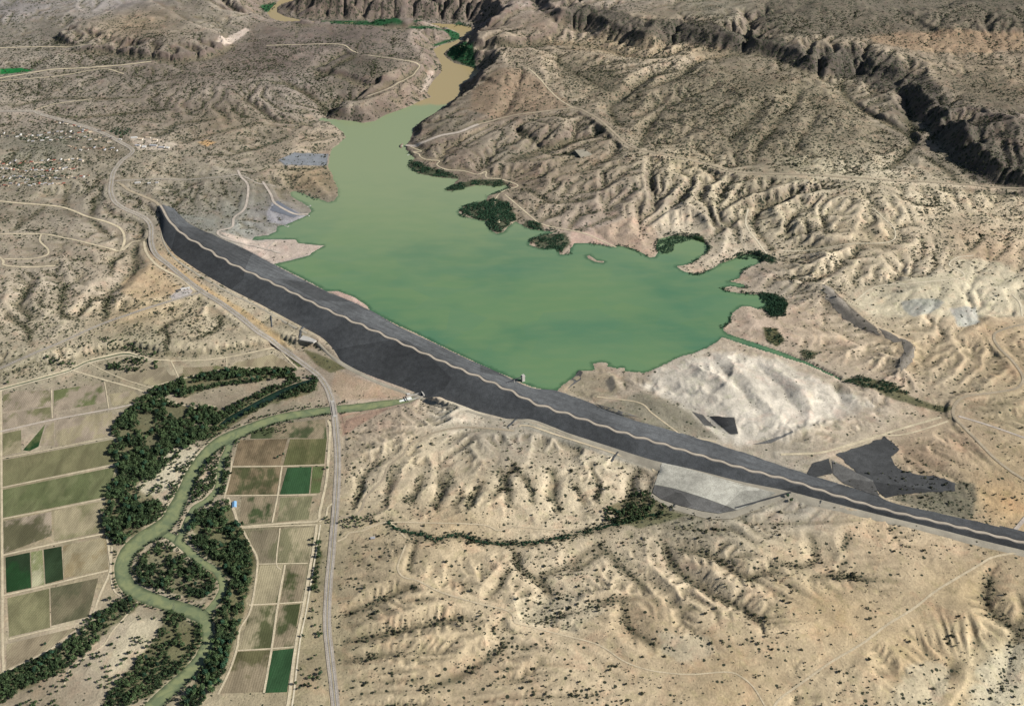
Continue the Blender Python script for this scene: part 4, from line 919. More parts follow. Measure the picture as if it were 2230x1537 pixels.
soil = soil * (1 - .55 * dkg[..., None]) + np.array(srgb(104, 97, 78)) * .55 * dkg[..., None]  # gully shadow painted into the soil colour, together with dark plant litter
scrub = np.clip(scrub + 1.0 * dkg * (scrub > .05), 0, 1.3)
wash = sstep(5.0, 5.9, lf) * (GY < 7000) * 0.5 * (FAR.sample(GX, GY, floodsd) < -30)
soil = soil * (1 - wash[..., None]) + np.array(srgb(206, 186, 152)) * wash[..., None]
scrub = scrub * (1 - wash)
def paint(pp, rgb, sc=None, feather=14, amount=1.0, ragged=8):
    global soil, scrub
    P = area(pp)
    sd = sdf_near(P, GX, GY, 80 + feather)
    mm = sd > -79
    s = sd + np.where(mm, ragged * fbm(GX, GY, 40, 3, off=15), 0)
    t = np.where(mm, sstep(-feather, feather, s), 0) * amount
    soil = soil * (1 - t[..., None]) + np.array(srgb(*rgb)) * t[..., None]
    if sc is not None: scrub = scrub * (1 - t) + sc * t
PAINT = [([(1245,500),(1300,505),(1345,540),(1300,532),(1243,530)], (212,186,168), 0, 8, 1, 4),
 ([(1290,500),(1380,472),(1430,500),(1434,545),(1420,562),(1345,540)], (192,170,148), .03, 14, .8, 8),
 ([(1450,445),(1530,450),(1560,505),(1530,515),(1440,500)], (224,208,182), .12, 20, .8, 16),
 ([(1440,800),(1560,765),(1700,788),(1830,848),(1900,885),(1820,910),(1700,955),(1600,968),(1530,930),(1480,880),(1400,840)], (222,213,196), .0, 30, .85, 34),
 ([(1300,885),(1400,855),(1500,895),(1565,955),(1480,950),(1400,925)], (146,140,122), .12, 12, .85, 10),
 ([(1215,850),(1262,812),(1340,815),(1350,850),(1300,875)], (170,158,134), .04, 10, .8, 8),
 ([(1850,662),(1950,612),(2070,595),(2080,562),(2180,570),(2230,600),(2230,690),(2100,690),(1900,690)], (226,214,184), .03, 20, .8, 20),
 ([(1962,655),(2040,650),(2058,660),(2030,680),(1990,690),(1970,676)], (188,186,172), 0, 6, 1, 6), ([(2068,672),(2125,666),(2136,700),(2085,712)], (188,186,174), .15, 8, 1, 8),
 ([(1757,1031),(1770,1010),(1805,998),(1812,1030),(1768,1046)], (78,78,74), .1, 4, 1, 2), ([(1810,1000),(1900,1045),(1915,1082),(1835,1052),(1812,1030)], (104,103,99), .1, 4, 1, 2),
 ([(1833,986),(1925,955),(1958,980),(1935,997),(1945,1012),(1962,1026),(2050,1046),(2066,1066),(1985,1072),(1925,1080),(1880,1035)], (64,65,64), .25, 5, 1, 4),
 ([(2050,1044),(2128,1052),(2118,1136),(1990,1105),(1935,1085),(1985,1074),(2064,1068)], (120,116,100), .9, 10, .85, 14),
 ([(1440,1006),(1700,1076),(1625,1105),(1560,1118),(1500,1108),(1424,1078),(1434,1040)], (158,156,143), .08, 6, 1, 3),
 ([(1424,1056),(1470,1064),(1540,1086),(1602,1110),(1545,1112),(1480,1098),(1420,1078)], (92,90,88), .2, 5, 1, 3),
 ([(1136,916),(1200,938),(1430,1008),(1420,1020),(1300,986),(1180,948),(1128,930)], (170,164,148), .02, 6, 1, 3),
 ([(270,600),(330,572),(385,620),(420,640),(310,655),(262,640)], (198,174,140), .04, 14, .8, 14), ([(368,648),(398,626),(422,632),(412,646),(380,656)], (196,188,182), 0, 5, 1, 2),
 ([(345,1005),(400,960),(432,972),(405,1035),(380,1060),(310,1085),(302,1065)], (214,204,176), .02, 8, .9, 10), ([(430,1020),(455,1000),(470,1040),(450,1085),(415,1090)], (208,194,166), .05, 8, .8, 8), ([(300,1230),(330,1206),(350,1225),(330,1250)], (212,202,174), .02, 6, .9, 8), ([(420,1262),(462,1258),(462,1280),(440,1312),(420,1300)], (212,198,172), .02, 6, .9, 8), ([(230,1440),(290,1350),(350,1345),(345,1390),(290,1440),(240,1480)], (212,200,170), .05, 12, .85, 12),
 ([(332,540),(352,560),(430,612),(520,670),(600,722),(640,760),(600,745),(500,672),(400,602),(340,556)], (206,178,134), .05, 10, .8, 8),
 ([(606,352),(640,332),(716,335),(712,362),(620,362)], (130,134,138), .03, 6, 1, 3),
 ([(596,438),(650,462),(668,470),(625,491),(582,482),(580,462)], (160,158,160), .02, 6, 1, 3), ([(604,440),(645,463),(655,468),(640,474),(590,458)], (112,118,130), 0, 5, 1, 2),
 ([(476,504),(560,525),(645,522),(706,535),(680,552),(597,574),(540,548)], (214,196,180), .02, 10, .9, 5), ([(380,462),(470,480),(480,510),(530,535),(450,505),(400,480)], (150,150,140), .05, 14, .8, 6),
 ([(1030,195),(1085,150),(1140,150),(1240,222),(1240,238),(1080,262),(1020,240)], (158,138,116), .15, 24, .8, 16),
 ([(1880,78),(1950,68),(2230,72),(2230,108),(2100,118),(1990,110),(1910,98)], (178,152,124), .25, 30, .75, 30),
 ([(1330,68),(1600,96),(1560,132),(1250,112),(1190,78)], (184,164,134), .5, 30, .45, 40),
 ([(0,148),(40,146),(78,152),(60,158),(0,163)], (38,118,62), 0, 6, 1, 2), ([(715,634),(735,633),(772,646),(806,674),(790,670),(745,650)], (210,184,170), 0, 4, 1, 2),
 ([(470,88),(500,78),(535,62),(545,66),(515,88),(490,98)], (226,208,192), 0, 10, .9, 5), ([(915,205),(930,150),(945,150),(940,180)], (214,196,180), .05, 10, .7, 8),
 ([(280,298),(330,296),(385,315),(370,328),(300,326)], (200,186,168), .05, 10, .9, 6), ([(430,310),(450,306),(470,312),(450,320)], (220,180,130), 0, 12, .9, 4),
 ([(985,100),(1030,95),(1036,150),(1012,142),(985,132),(972,120)], (52,92,60), 0, 8, 1, 4), ([(566,12),(600,4),(600,22),(578,28)], (52,92,60), 0, 8, 1, 4), ([(885,58),(960,62),(1000,72),(1003,86),(950,100),(940,96),(985,85),(975,72),(900,64)], (50,92,60), 0, 6, 1, 4),
 ([(700,46),(800,46),(880,50),(860,53),(720,52)], (52,96,62), 0, 6, 1, 4), ([(900,46),(1000,46),(1030,62),(1000,56),(905,52)], (52,90,62), 0, 6, 1, 4),
 ([(1650,640),(1690,640),(1716,660),(1706,690),(1680,690),(1650,668)], (44,68,44), .5, 8, 1, 6), ([(1660,712),(1690,715),(1710,740),(1690,755),(1665,735)], (84,88,54), .5, 8, .9, 8), ([(1740,760),(1785,765),(1770,785),(1745,780)], (88,90,60), .5, 8, .8, 8),
 ([(1830,828),(1890,818),(1950,840),(2000,870),(2080,890),(2060,900),(1940,868)], (86,90,60), .4, 8, .85, 8), ([(1430,522),(1470,512),(1530,515),(1546,540),(1528,556),(1480,548),(1440,556)], (58,84,46), .3, 6, 1, 4),
 ([(1790,625),(1810,630),(1850,670),(1905,715),(1915,735),(1885,725),(1840,690),(1795,645)], (104,100,94), .03, 8, .95, 5), ([(1960,745),(1990,755),(1985,790),(1960,815),(1950,790),(1972,770)], (118,112,102), .05, 8, .9, 5),
 ([(1545,905),(1600,910),(1607,945),(1590,945)], (90,88,84), .2, 5, .9, 4), ([(1508,893),(1530,900),(1555,925),(1535,925)], (104,100,92), .1, 5, .9, 3), ([(1318,830),(1335,820),(1342,845),(1330,855)], (110,106,98), .1, 5, .9, 3),
 ([(740,905),(760,900),(830,890),(860,885),(820,905),(770,935),(746,950)], (178,150,130), .05, 8, .9, 4), ([(730,805),(800,830),(900,862),(880,864),(745,872),(722,845)], (178,158,134), .04, 8, .9, 4),
 ([(660,760),(690,770),(760,800),(720,812),(690,795)], (96,98,64), .1, 6, .85, 4), ([(1330,1135),(1400,1120),(1460,1110),(1500,1120),(1440,1140),(1390,1150)], (110,112,78), .5, 8, .8, 6)]
PAINT += [([(1640,-10),(2240,-10),(2240,62),(2080,60),(1960,70),(1860,84),(1740,80),(1660,62)], (118,110,98), 1.1, 40, .75, 70),
 ([(2040,260),(2140,252),(2240,265),(2240,420),(2140,400),(2060,330)], (112,103,93), 1.1, 40, .75, 60), ([(1240,120),(1330,150),(1400,210),(1380,250),(1300,220),(1230,160)], (132,122,104), 1.0, 40, .6, 50), ([(2060,170),(2160,150),(2230,190),(2200,240),(2100,230)], (128,118,102), 1.0, 40, .6, 60),
 ([(1990,1440),(2060,1440),(2080,1490),(2040,1540),(1930,1540),(1950,1490)], (222,208,176), .2, 20, .8, 30), ([(2140,1440),(2200,1400),(2235,1400),(2235,1540),(2110,1540)], (214,204,176), .12, 20, .7, 30), ([(1440,1380),(1540,1385),(1560,1420),(1500,1445),(1440,1420)], (216,202,172), .35, 14, .7, 20), ([(1100,1300),(1250,1290),(1330,1330),(1250,1370),(1120,1360)], (206,194,166), .45, 20, .6, 30), ([(1225,0),(1300,15),(1410,45),(1500,45),(1600,66),(1650,70),(1760,105),(1860,100),(1950,125),(2020,165),(2080,240),(2150,310),(2240,350),(2230,420),(2120,390),(2060,330),(2010,260),(1960,210),(1860,170),(1760,150),(1640,108),(1500,98),(1400,84),(1300,60),(1235,35)], (100,93,87), 1.1, 30, .85, 40),
 ([(1380,170),(1500,140),(1650,160),(1850,230),(1960,310),(1900,360),(1700,335),(1500,330),(1380,300)], (140,128,108), .95, 60, .5, 60),
 ([(700,45),(1000,45),(1230,0),(1150,-20),(640,-20),(600,10)], (128,114,104), .8, 40, .6, 40)]
for p in PAINT: paint(*p)
for pp in ([(892,352),(905,350),(930,362),(985,376),(1000,390),(965,388),(925,382),(898,368)], [(985,404),(1000,398),(1040,391),(1090,393),(1110,403),(1080,410),(1040,404),(1000,413),(970,417)], [(1000,457),(1040,441),(1075,432),(1112,440),(1124,472),(1108,492),(1090,508),(1070,502),(1062,482),(1030,477)], [(1150,516),(1180,510),(1230,508),(1240,530),(1222,555),(1213,547),(1195,543),(1168,543)], [(1145,480),(1165,480),(1184,498),(1160,502),(1140,494)], [(1600,552),(1650,550),(1692,566),(1680,576),(1650,570)]):
    paint(pp, (54,74,50), .5, 6, .8, 14)
WOODS = [[(338,850),(262,905),(246,940),(256,1010),(229,1092),(226,1166),(268,1184),(330,1136),(352,1100),(300,1060),(342,1000),(398,940),(470,896),(380,882)], [(342,848),(400,822),(500,805),(640,803),(640,822),(480,840),(400,864)], [(692,824),(690,850),(580,884),(500,930),(440,962),(430,946),(540,866),(600,840)], [(470,1090),(500,1100),(538,1170),(553,1212),(530,1340),(488,1460),(420,1540),(400,1530),(466,1420),(472,1335),(504,1260),(442,1205),(415,1150)], [(345,1184),(418,1222),(470,1252),(440,1305),(320,1276),(292,1222)], [(282,1296),(180,1370),(0,1472),(-60,1545),(120,1470),(306,1316)], [(362,1328),(444,1372),(400,1462),(330,1510),(215,1545),(340,1385)], [(684,1168),(698,1160),(694,1290),(676,1295)], [(1318,1108),(1410,1070),(1450,1108),(1370,1138)]]
for wd_ in WOODS: paint(wd_, (98, 100, 66), .3, 7, .72, 22)
me = ground.data
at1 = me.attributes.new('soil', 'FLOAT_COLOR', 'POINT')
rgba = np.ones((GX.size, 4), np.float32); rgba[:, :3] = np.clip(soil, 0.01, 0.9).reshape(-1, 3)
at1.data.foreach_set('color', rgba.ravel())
at2 = me.attributes.new('scrub', 'FLOAT', 'POINT')
at2.data.foreach_set('value', scrub.ravel().astype(np.float32))

# ------------------------------------------------------------------ water

def water_sheet(name, G, mask, z, mat):
    """flat sheet of grid cells wherever the mask is set (reaches a little under the shore)"""
    c = mask[:-1, :-1] | mask[1:, :-1] | mask[:-1, 1:] | mask[1:, 1:]
    jj, ii = np.nonzero(c)
    idx = np.full(mask.shape, -1); need = np.zeros(mask.shape, bool)
    for a, b in ((0, 0), (0, 1), (1, 1), (1, 0)): need[jj + a, ii + b] = True
    idx[need] = np.arange(need.sum())
    V = np.stack([G.X[need], G.Y[need], np.full(need.sum(), z)], -1)
    F = np.stack([idx[jj, ii], idx[jj, ii + 1], idx[jj + 1, ii + 1], idx[jj + 1, ii]], -1)
    o = mesh_obj(name, V, F, mat)
    a = o.data.attributes.new('shore', 'FLOAT', 'POINT'); a.data.foreach_set('value', lakesd[need].astype(np.float32))
    return tag(o, kind='structure')
water_sheet('lake', FAR, lakesd > -16, 0.0, M_LAKE)

def ribbon_mesh(p, halfw, z=None, lift=0.0, ncross=2, drape=None, wob=0.0):
    """a strip along p (N,2+): halfw scalar or array"""
    P = np.asarray(p, float); d = np.gradient(P[:, :2], axis=0); L = np.hypot(d[:, 0], d[:, 1])[:, None] + 1e-9
    nrm = np.stack([-d[:, 1], d[:, 0]], 1) / L
    hw = np.broadcast_to(np.asarray(halfw, float), (len(P),))
    us = np.linspace(-1, 1, ncross)
    V = np.zeros((len(P), ncross, 3)); U = np.zeros((len(P), ncross))
    for k, u in enumerate(us):
        e = hw * u
        if wob and abs(u) == 1: e = e * (1 + wob * fbm(P[:, 0], P[:, 1], 35, 3, off=3 + u))
        V[:, k, :2] = P[:, :2] + nrm * e[:, None]; U[:, k] = u
        V[:, k, 2] = (z if z is not None else drape(V[:, k, 0], V[:, k, 1])) + lift
    I = np.arange(len(P) * ncross).reshape(len(P), ncross)
    F = np.stack([I[:-1, :-1], I[1:, :-1], I[1:, 1:], I[:-1, 1:]], -1).reshape(-1, 4)[:, ::-1]
    return V.reshape(-1, 3), F, U.ravel()
def set_attr(o, name, vals):
    a = o.data.attributes.new(name, 'FLOAT', 'POINT'); a.data.foreach_set('value', np.asarray(vals, np.float32))

for k, (nm, p) in enumerate(RIVERS):
    V, F, U = ribbon_mesh(p, p[:, 2] * 0.5 + 5, z=RIV_Z - 0.06 * k, wob=0.0, ncross=7)
    o = mesh_obj(nm, V, F, M_SLOUGH if nm == 'slough' else M_RIVER)
    set_attr(o, 'across', U)
    tag(o, kind='structure')

# ------------------------------------------------------------------ roads and tracks
def smooth1(a, k):
    pad = np.concatenate([np.repeat(a[:1], k), a, np.repeat(a[-1:], k)])
    return np.convolve(pad, np.ones(2 * k + 1) / (2 * k + 1), 'valid')
for k, (nm, p, wd, kind) in enumerate(RDW):
    flat = nm in ('farm_track', 'canal_road')
    big = wd >= 14
    V, F, U = ribbon_mesh(p, wd / 2, lift=0.9 + 0.06 * (k % 7) + (0.5 if big else 0), ncross=5, drape=ground_z, wob=0.06 if big else 0.22)
    V = V.reshape(len(p), 5, 3)
    hi = np.maximum(V[:, :, 2].mean(1), 0)  # keep the crown of the road even
    if nm == 'highway':
        zc = smooth1(V[:, 2, 2], 5); low = V[:, :, 2] < zc[:, None] - 0.5
        V[:, :, 2] = np.where(low, zc[:, None], V[:, :, 2])
    o = mesh_obj(nm, V.reshape(-1, 3), F, M_ROAD[kind], smooth=True)
    set_attr(o, 'across', U)
    tag(o, kind='structure')
CN = rline([(-90,871,5),(0,848.5,5),(80,827.5,5),(150,807.5,5),(190,790,5),(230,780,5),(275,772,5),(310,779.5,5),(345,787,4)])
V, F, U = ribbon_mesh(CN, 2.6, lift=0.5, drape=ground_z, ncross=3)
tag(mesh_obj('irrigation_ditch', V, F, M_LEAF2), kind='structure')

# ------------------------------------------------------------------ fields on the flood plain
BR = srgb(170, 148, 122); TAN = srgb(188, 168, 136); GRN = srgb(112, 122, 76); DKG = srgb(48, 84, 48); BRG = srgb(62, 96, 62); OLV = srgb(140, 132, 96); PINK = srgb(190, 166, 146); PALE = srgb(206, 194, 158)
FIELDS = [([(6,852),(110,850),(111,882),(6,897)],PINK,OLV,.3),([(117,850),(226,833),(232,876),(117,895)],srgb(128,130,86),PINK,.35),([(237,858),(290,850),(312,872),(245,884)],TAN,PINK,.2),
 ([(6,900),(110,886),(112,911),(6,935)],PINK,OLV,.3),([(6,944),(46,936),(46,984),(6,992)],TAN,OLV,.4),([(50,980),(98,924),(84,972),(64,982)],DKG,GRN,.2),([(86,970),(102,926),(118,918),(117,970)],TAN,PINK,.3),([(121,917),(244,896),(247,947),(120,973)],TAN,PINK,.4),
 ([(6,1002),(248,956),(254,1008),(6,1059)],srgb(146,136,100),OLV,.4),([(6,1066),(252,1016),(234,1081),(6,1127)],srgb(132,132,92),srgb(116,120,80),.4),
 ([(7,1134),(112,1113),(113,1166),(7,1205)],PINK,srgb(120,112,84),.4),([(118,1112),(226,1090),(222,1158),(118,1178)],srgb(160,148,112),TAN,.5),
 ([(12,1213),(65,1202),(68,1279),(14,1290)],srgb(56,74,50),DKG,.2),([(67,1202),(92,1197),(97,1272),(70,1278)],PALE,srgb(160,160,110),.5),([(95,1196),(134,1189),(138,1261),(99,1271)],srgb(62,80,54),srgb(54,70,46),.3),([(137,1188),(231,1168),(236,1238),(140,1258)],TAN,srgb(176,152,116),.4),
 ([(16,1302),(107,1281),(109,1366),(20,1386)],srgb(156,146,108),OLV,.3),([(110,1280),(214,1258),(193,1342),(112,1362)],srgb(140,126,100),srgb(116,110,84),.4),([(14,1402),(174,1364),(92,1420),(14,1456)],srgb(172,150,124),TAN,.3),
 ([(345,842),(374,833),(386,828),(370,792),(300,812),(250,822)],srgb(172,152,128),TAN,.3),([(378,791),(490,784),(493,800),(394,825)],srgb(128,126,84),BR,.45),([(497,782),(560,771),(598,762),(612,780),(640,799),(498,800)],TAN,BR,.4),([(612,764),(650,790),(660,797),(650,799),(628,778)],srgb(104,106,70),GRN,.3),
 ([(548,942),(616,922),(708,912),(712,955),(634,953),(545,955)],srgb(96,102,70),BR,.4),([(520,958),(626,955),(610,1012),(507,1014)],srgb(158,132,104),srgb(128,108,84),.4),([(632,956),(712,955),(706,1010),(617,1013)],srgb(110,108,70),srgb(134,124,86),.3),
 ([(503,1018),(612,1017),(602,1076),(492,1077)],srgb(154,130,102),srgb(96,96,64),.4),([(626,1018),(679,1016),(673,1074),(609,1077)],BRG,srgb(60,96,58),.15),([(681,1016),(706,1015),(696,1073),(676,1074)],srgb(112,106,72),GRN,.3),
 ([(526,1082),(600,1080),(590,1137),(522,1140)],srgb(86,96,62),BR,.35),([(611,1083),(681,1080),(672,1130),(604,1136)],srgb(150,142,108),TAN,.2),
 ([(532,1156),(608,1152),(600,1225),(560,1226)],srgb(158,140,116),srgb(130,122,92),.3),([(612,1152),(682,1147),(671,1224),(604,1226)],srgb(146,136,104),TAN,.4),
 ([(566,1230),(617,1229),(604,1311),(548,1315)],srgb(92,96,62),TAN,.5),([(623,1230),(669,1228),(656,1311),(611,1312)],srgb(94,98,62),BR,.35),([(546,1319),(602,1317),(589,1410),(522,1415)],TAN,srgb(104,104,70),.45),([(608,1318),(654,1314),(638,1407),(595,1411)],srgb(92,96,62),BR,.3),
 ([(518,1418),(588,1415),(573,1506),(480,1509)],srgb(118,110,76),BR,.3),([(594,1416),(640,1411),(625,1506),(577,1508)],BRG,srgb(50,100,56),.15),
 ([(745,908),(762,902),(800,896),(832,893),(800,908),(752,935)],srgb(176,146,124),PINK,.3)]
for i, (pp, c1, c2, patch) in enumerate(FIELDS):
    q = np.array(pp, float); a, b = atz(q[:, 0], q[:, 1], -34.7)
    ang = math.atan2(b[1] - b[0], a[1] - a[0])
    o = mesh_obj('field', np.stack([a, b, np.full(len(a), -34.62 - 0.002 * i)], 1), [tuple(range(len(a)))[::-1]], mat_field(i, c1, ang, patch, c2))
    if o.data.polygons[0].normal.z < 0: o.data.flip_normals()
    tag(o, kind='structure')

# ------------------------------------------------------------------ the dam
NST = 520
def chain(A):
    A = np.asarray(A)
    s = np.arange(len(A)); t = np.linspace(0, len(A) - 1, NST)
    m = np.zeros_like(A); m[1:-1] = (A[2:] - A[:-2]) / 2; m[0] = A[1] - A[0]; m[-1] = A[-1] - A[-2]
    i = np.clip(t.astype(int), 0, len(A) - 2); f = (t - i)[:, None]
    return (2 * f**3 - 3 * f**2 + 1) * A[i] + (f**3 - 2 * f**2 + f) * m[i] + (-2 * f**3 + 3 * f**2) * A[i + 1] + (f**3 - f**2) * m[i + 1]
C3, T3, U3 = chain(dc), chain(dt), chain(du)
# stations spaced by crest length
sl_ = np.concatenate([[0], np.cumsum(np.hypot(*np.diff(C3[:, :2], axis=0).T))]); tt = np.linspace(0, sl_[-1], 1000)
C3, T3, U3 = [np.stack([np.interp(tt, sl_, A[:, k]) for k in range(3)], 1) for A in (C3, T3, U3)]
dirn = np.gradient(C3[:, :2], axis=0); dirn /= np.hypot(dirn[:, 0], dirn[:, 1])[:, None]
nrm = np.stack([-dirn[:, 1], dirn[:, 0]], 1)       # towards the lake
wave = np.sin(2 * np.pi * tt / (128 - 0.006 * tt) + 0.6 * np.sin(tt / 190))      # the crest wanders from side to side
wamp = 5.2 * sstep(100, 500, tt) * (1 - 0.3 * sstep(2500, 4500, tt)) * (1 + .5 * fbm(tt, tt * 0, 260, 2, off=4))
CWD = 14.0
CW = C3.copy(); CW[:, :2] += nrm * (wave * wamp)[:, None]; CW[:, 2] += .5
dam = empty('earthfill_dam', tuple(C3[300] - np.array([0, 0, 70])))
tag(dam, 'long dark rock faced embankment dam with a pale gravel crest holding back the green lake', 'dam')
org = np.array(dam.location)
def loft(name, cols, mat, attrs=True):
    """cols: list of (N,3) arrays"""
    A = np.stack(cols, 1); n, k, _ = A.shape
    I = np.arange(n * k).reshape(n, k)
    F = np.stack([I[:-1, :-1], I[1:, :-1], I[1:, 1:], I[:-1, 1:]], -1).reshape(-1, 4)
    o = mesh_obj(name, (A - org).reshape(-1, 3), F, mat, dam, smooth=True)
    set_attr(o, 'across', np.tile(np.linspace(0, 1, k), n))
    st = o.data.attributes.new('strip', 'FLOAT_VECTOR', 'POINT')
    v = np.zeros((n, k, 3), np.float32); v[:, :, 1] = tt[:, None] * 0.02; v[:, :, 0] = np.linspace(0, 1, k)[None]
    st.data.foreach_set('vector', v.ravel())
    if np.mean([p.normal.z for p in o.data.polygons]) < 0: o.data.flip_normals()
    return o
def offs(A, d, dz=0.0):
    B = A.copy(); B[:, :2] += nrm * d; B[:, 2] += dz; return B
cd_ = offs(C3, -CWD); cu_ = offs(C3, CWD)
def between(a, b, f): return a * (1 - f) + b * f
skirt_d = T3 + (T3 - cd_) * 0.25; skirt_u = U3 + (U3 - cu_) * 0.3
ncol_ = 9
def rumple(A, k):
    B = A.copy(); B[:, 2] += 0.3 * fbm(A[:, 0], A[:, 1], 30, 3, off=k * .7); return B
rr = np.linspace(0, 1, ncol_)
loft('downstream_face', [offs(cd_, 0.0, -0.1)] + [rumple(between(cd_, T3, f), 3) for f in rr[1:-1]] + [T3, skirt_d], M_DSFACE)
up = [offs(cu_, 0.0, -0.1)]
for j, f in enumerate(rr[1:-1]):
    up.append(rumple(between(cu_, U3, f), 5))
loft('upstream_face', up + [U3, skirt_u], M_USFACE)
loft('crest', [offs(cd_, -0.6, -0.5), cd_, C3, cu_, offs(cu_, .6, -0.5)], M_DSFACE)
loft('crest_road', [offs(CW, -9, -0.9), offs(CW, -8.4, 0), offs(CW, -3, .3), offs(CW, 3, .3), offs(CW, 8.4, 0), offs(CW, 9, -0.9)], M_CREST)
for q in (-7.4, 7.4): loft('guard_rail', [offs(CW, q - .5, 0), offs(CW, q - .5, 1.0), offs(CW, q + .5, 1.0), offs(CW, q + .5, 0)], M_DARK)
# gravel berm along the downstream toe
bw = np.interp(tt, [0, 300, 900, 1700, 2300, 3000, 3300, 4300, 6000], [8, 24, 30, 26, 26, 10, 34, 40, 30])
td = T3[:, :2] - cd_[:, :2]; td /= np.hypot(td[:, 0], td[:, 1])[:, None]
b0 = T3.copy(); b0[:, :2] -= td * 3; b0[:, 2] += 1.4
b1 = T3.copy(); b1[:, :2] += td * (bw * 0.45)[:, None]; b1[:, 2] = np.maximum(ground_z(b1[:, 0], b1[:, 1]) + 1.2, T3[:, 2] - 6)
b2 = T3.copy(); b2[:, :2] += td * bw[:, None]; b2[:, 2] = ground_z(b2[:, 0], b2[:, 1]) + 0.8
b1[:, 2] = smooth1(b1[:, 2], 14); b2[:, 2] = smooth1(b2[:, 2], 9)
b3 = T3.copy(); b3[:, :2] += td * (bw + 7)[:, None]; b3[:, 2] = ground_z(b3[:, 0], b3[:, 1]) - 2
loft('toe_berm', [b0, b1, b2, b3], M_BERM)

from mathutils.geometry import delaunay_2d_cdt
def sheet(name, pp, mat, lift=1.0, step=11.0, ragged=0.0):
    P = area(pp); q = []
    for i in range(len(P)):
        a, b = P[i], P[(i + 1) % len(P)]; n = max(1, int(np.hypot(*(b - a)) / step))
        for k in range(n): q.append(a + (b - a) * k / n)
    q = np.array(q)
    if ragged: q = q + ragged * np.stack([fbm(q[:, 0], q[:, 1], 30, 3, off=51), fbm(q[:, 0], q[:, 1], 30, 3, off=57)], 1)
    gx, gy = np.meshgrid(np.arange(q[:, 0].min(), q[:, 0].max(), step), np.arange(q[:, 1].min(), q[:, 1].max(), step))
    gx, gy = gx.ravel(), gy.ravel(); k = sdf_poly(q, gx, gy) > step * .6
    pts = np.vstack([q, np.stack([gx[k], gy[k]], 1)])
    vo, eo, fo_, *_r = delaunay_2d_cdt([Vector(p) for p in pts], [(i, (i + 1) % len(q)) for i in range(len(q))], [], 1, 1e-4)
    v = np.array([(p.x, p.y) for p in vo])
    o = mesh_obj(name, np.column_stack([v, ground_z(v[:, 0], v[:, 1]) + lift]), [tuple(f) for f in fo_], mat, smooth=True)
    if o.data.polygons[0].normal.z < 0: o.data.flip_normals()
    return tag(o, kind='structure')
M_SPOIL = mat_rockfill('spoil_rock', srgb(136, 129, 118)); M_APRON = mat_rockfill('pale_gravel', srgb(176, 173, 160)); M_FILL = mat_rockfill('dark_rock_fill', srgb(70, 71, 71)); M_FILL2 = mat_rockfill('mid_rock_fill', srgb(102, 101, 98))
sheet('gravel_apron', [(1442,1007),(1520,1028),(1600,1051),(1690,1074),(1662,1088),(1605,1109),(1540,1086),(1470,1064),(1426,1054),(1434,1030)], M_APRON, 1.2)
sheet('rock_slope', [(1426,1055),(1470,1065),(1540,1087),(1604,1110),(1566,1117),(1530,1112),(1480,1100),(1440,1086),(1421,1072)], M_FILL2, 1.6)
sheet('gravel_berm', [(1420,1073),(1440,1087),(1480,1101),(1530,1113),(1566,1118),(1606,1111),(1690,1078),(1722,1070),(1724,1078),(1650,1108),(1590,1128),(1540,1128),(1470,1110),(1416,1082)], M_BERM, 1.1)
sheet('rock_fill', [(1757,1031),(1770,1010),(1805,998),(1812,1030),(1768,1046)], M_FILL, 1.2, ragged=4); sheet('rock_fill', [(1813,1003),(1900,1047),(1915,1082),(1840,1054),(1814,1032)], M_FILL2, 1.3, ragged=3)
sheet('rock_fill', [(1822,990),(1880,970),(1928,953),(1960,980),(1940,996),(1948,1012),(1964,1024),(2000,1032),(2052,1042),(2080,1052),(2078,1068),(2010,1073),(1960,1078),(1926,1084),(1900,1060),(1868,1030)], M_FILL, 1.2, ragged=12)
sheet('spoil_bank', [(1788,627),(1806,630),(1824,650),(1846,664),(1856,682),(1884,702),(1908,720),(1914,733),(1890,724),(1862,712),(1842,694),(1824,684),(1806,660)], M_SPOIL, 1.0, ragged=18)
sheet('spoil_bank', [(1958,742),(1975,746),(1992,758),(1990,776),(1980,796),(1962,812),(1952,806),(1960,788),(1970,772),(1966,756)], M_SPOIL, 1.0, ragged=16)
sheet('spoil_bank', [(1912,718),(1932,728),(1952,738),(1966,750),(1950,750),(1926,740)], M_SPOIL, 1.0, ragged=12)
sheet('graded_slope', [(1222,846),(1248,822),(1262,807),(1268,812),(1264,826),(1236,846)], M_FILL2, 1.0, ragged=4); sheet('graded_slope', [(1545,905),(1600,912),(1607,945),(1592,945)], M_FILL, 1.2, ragged=3); sheet('graded_slope', [(1508,894),(1530,900),(1555,925),(1535,925)], M_FILL2, 1.2, ragged=3); sheet('graded_slope', [(1298,880),(1330,892),(1396,912),(1360,908),(1315,895)], M_FILL2, 1.2, ragged=3); sheet('graded_slope', [(1640,968),(1700,952),(1725,942),(1728,946),(1680,965)], M_FILL2, 1.2, ragged=3)
sheet('boat_parking', [(604,438),(645,463),(656,467),(640,475),(588,458)], mat_simple('asphalt_lot', srgb(120, 124, 132), .1, 20), 1.0); sheet('gravel_lot', [(608,352),(640,333),(714,336),(710,361),(622,361)], mat_simple('grey_lot', srgb(134, 138, 142), .16, 40), 1.0, ragged=8)

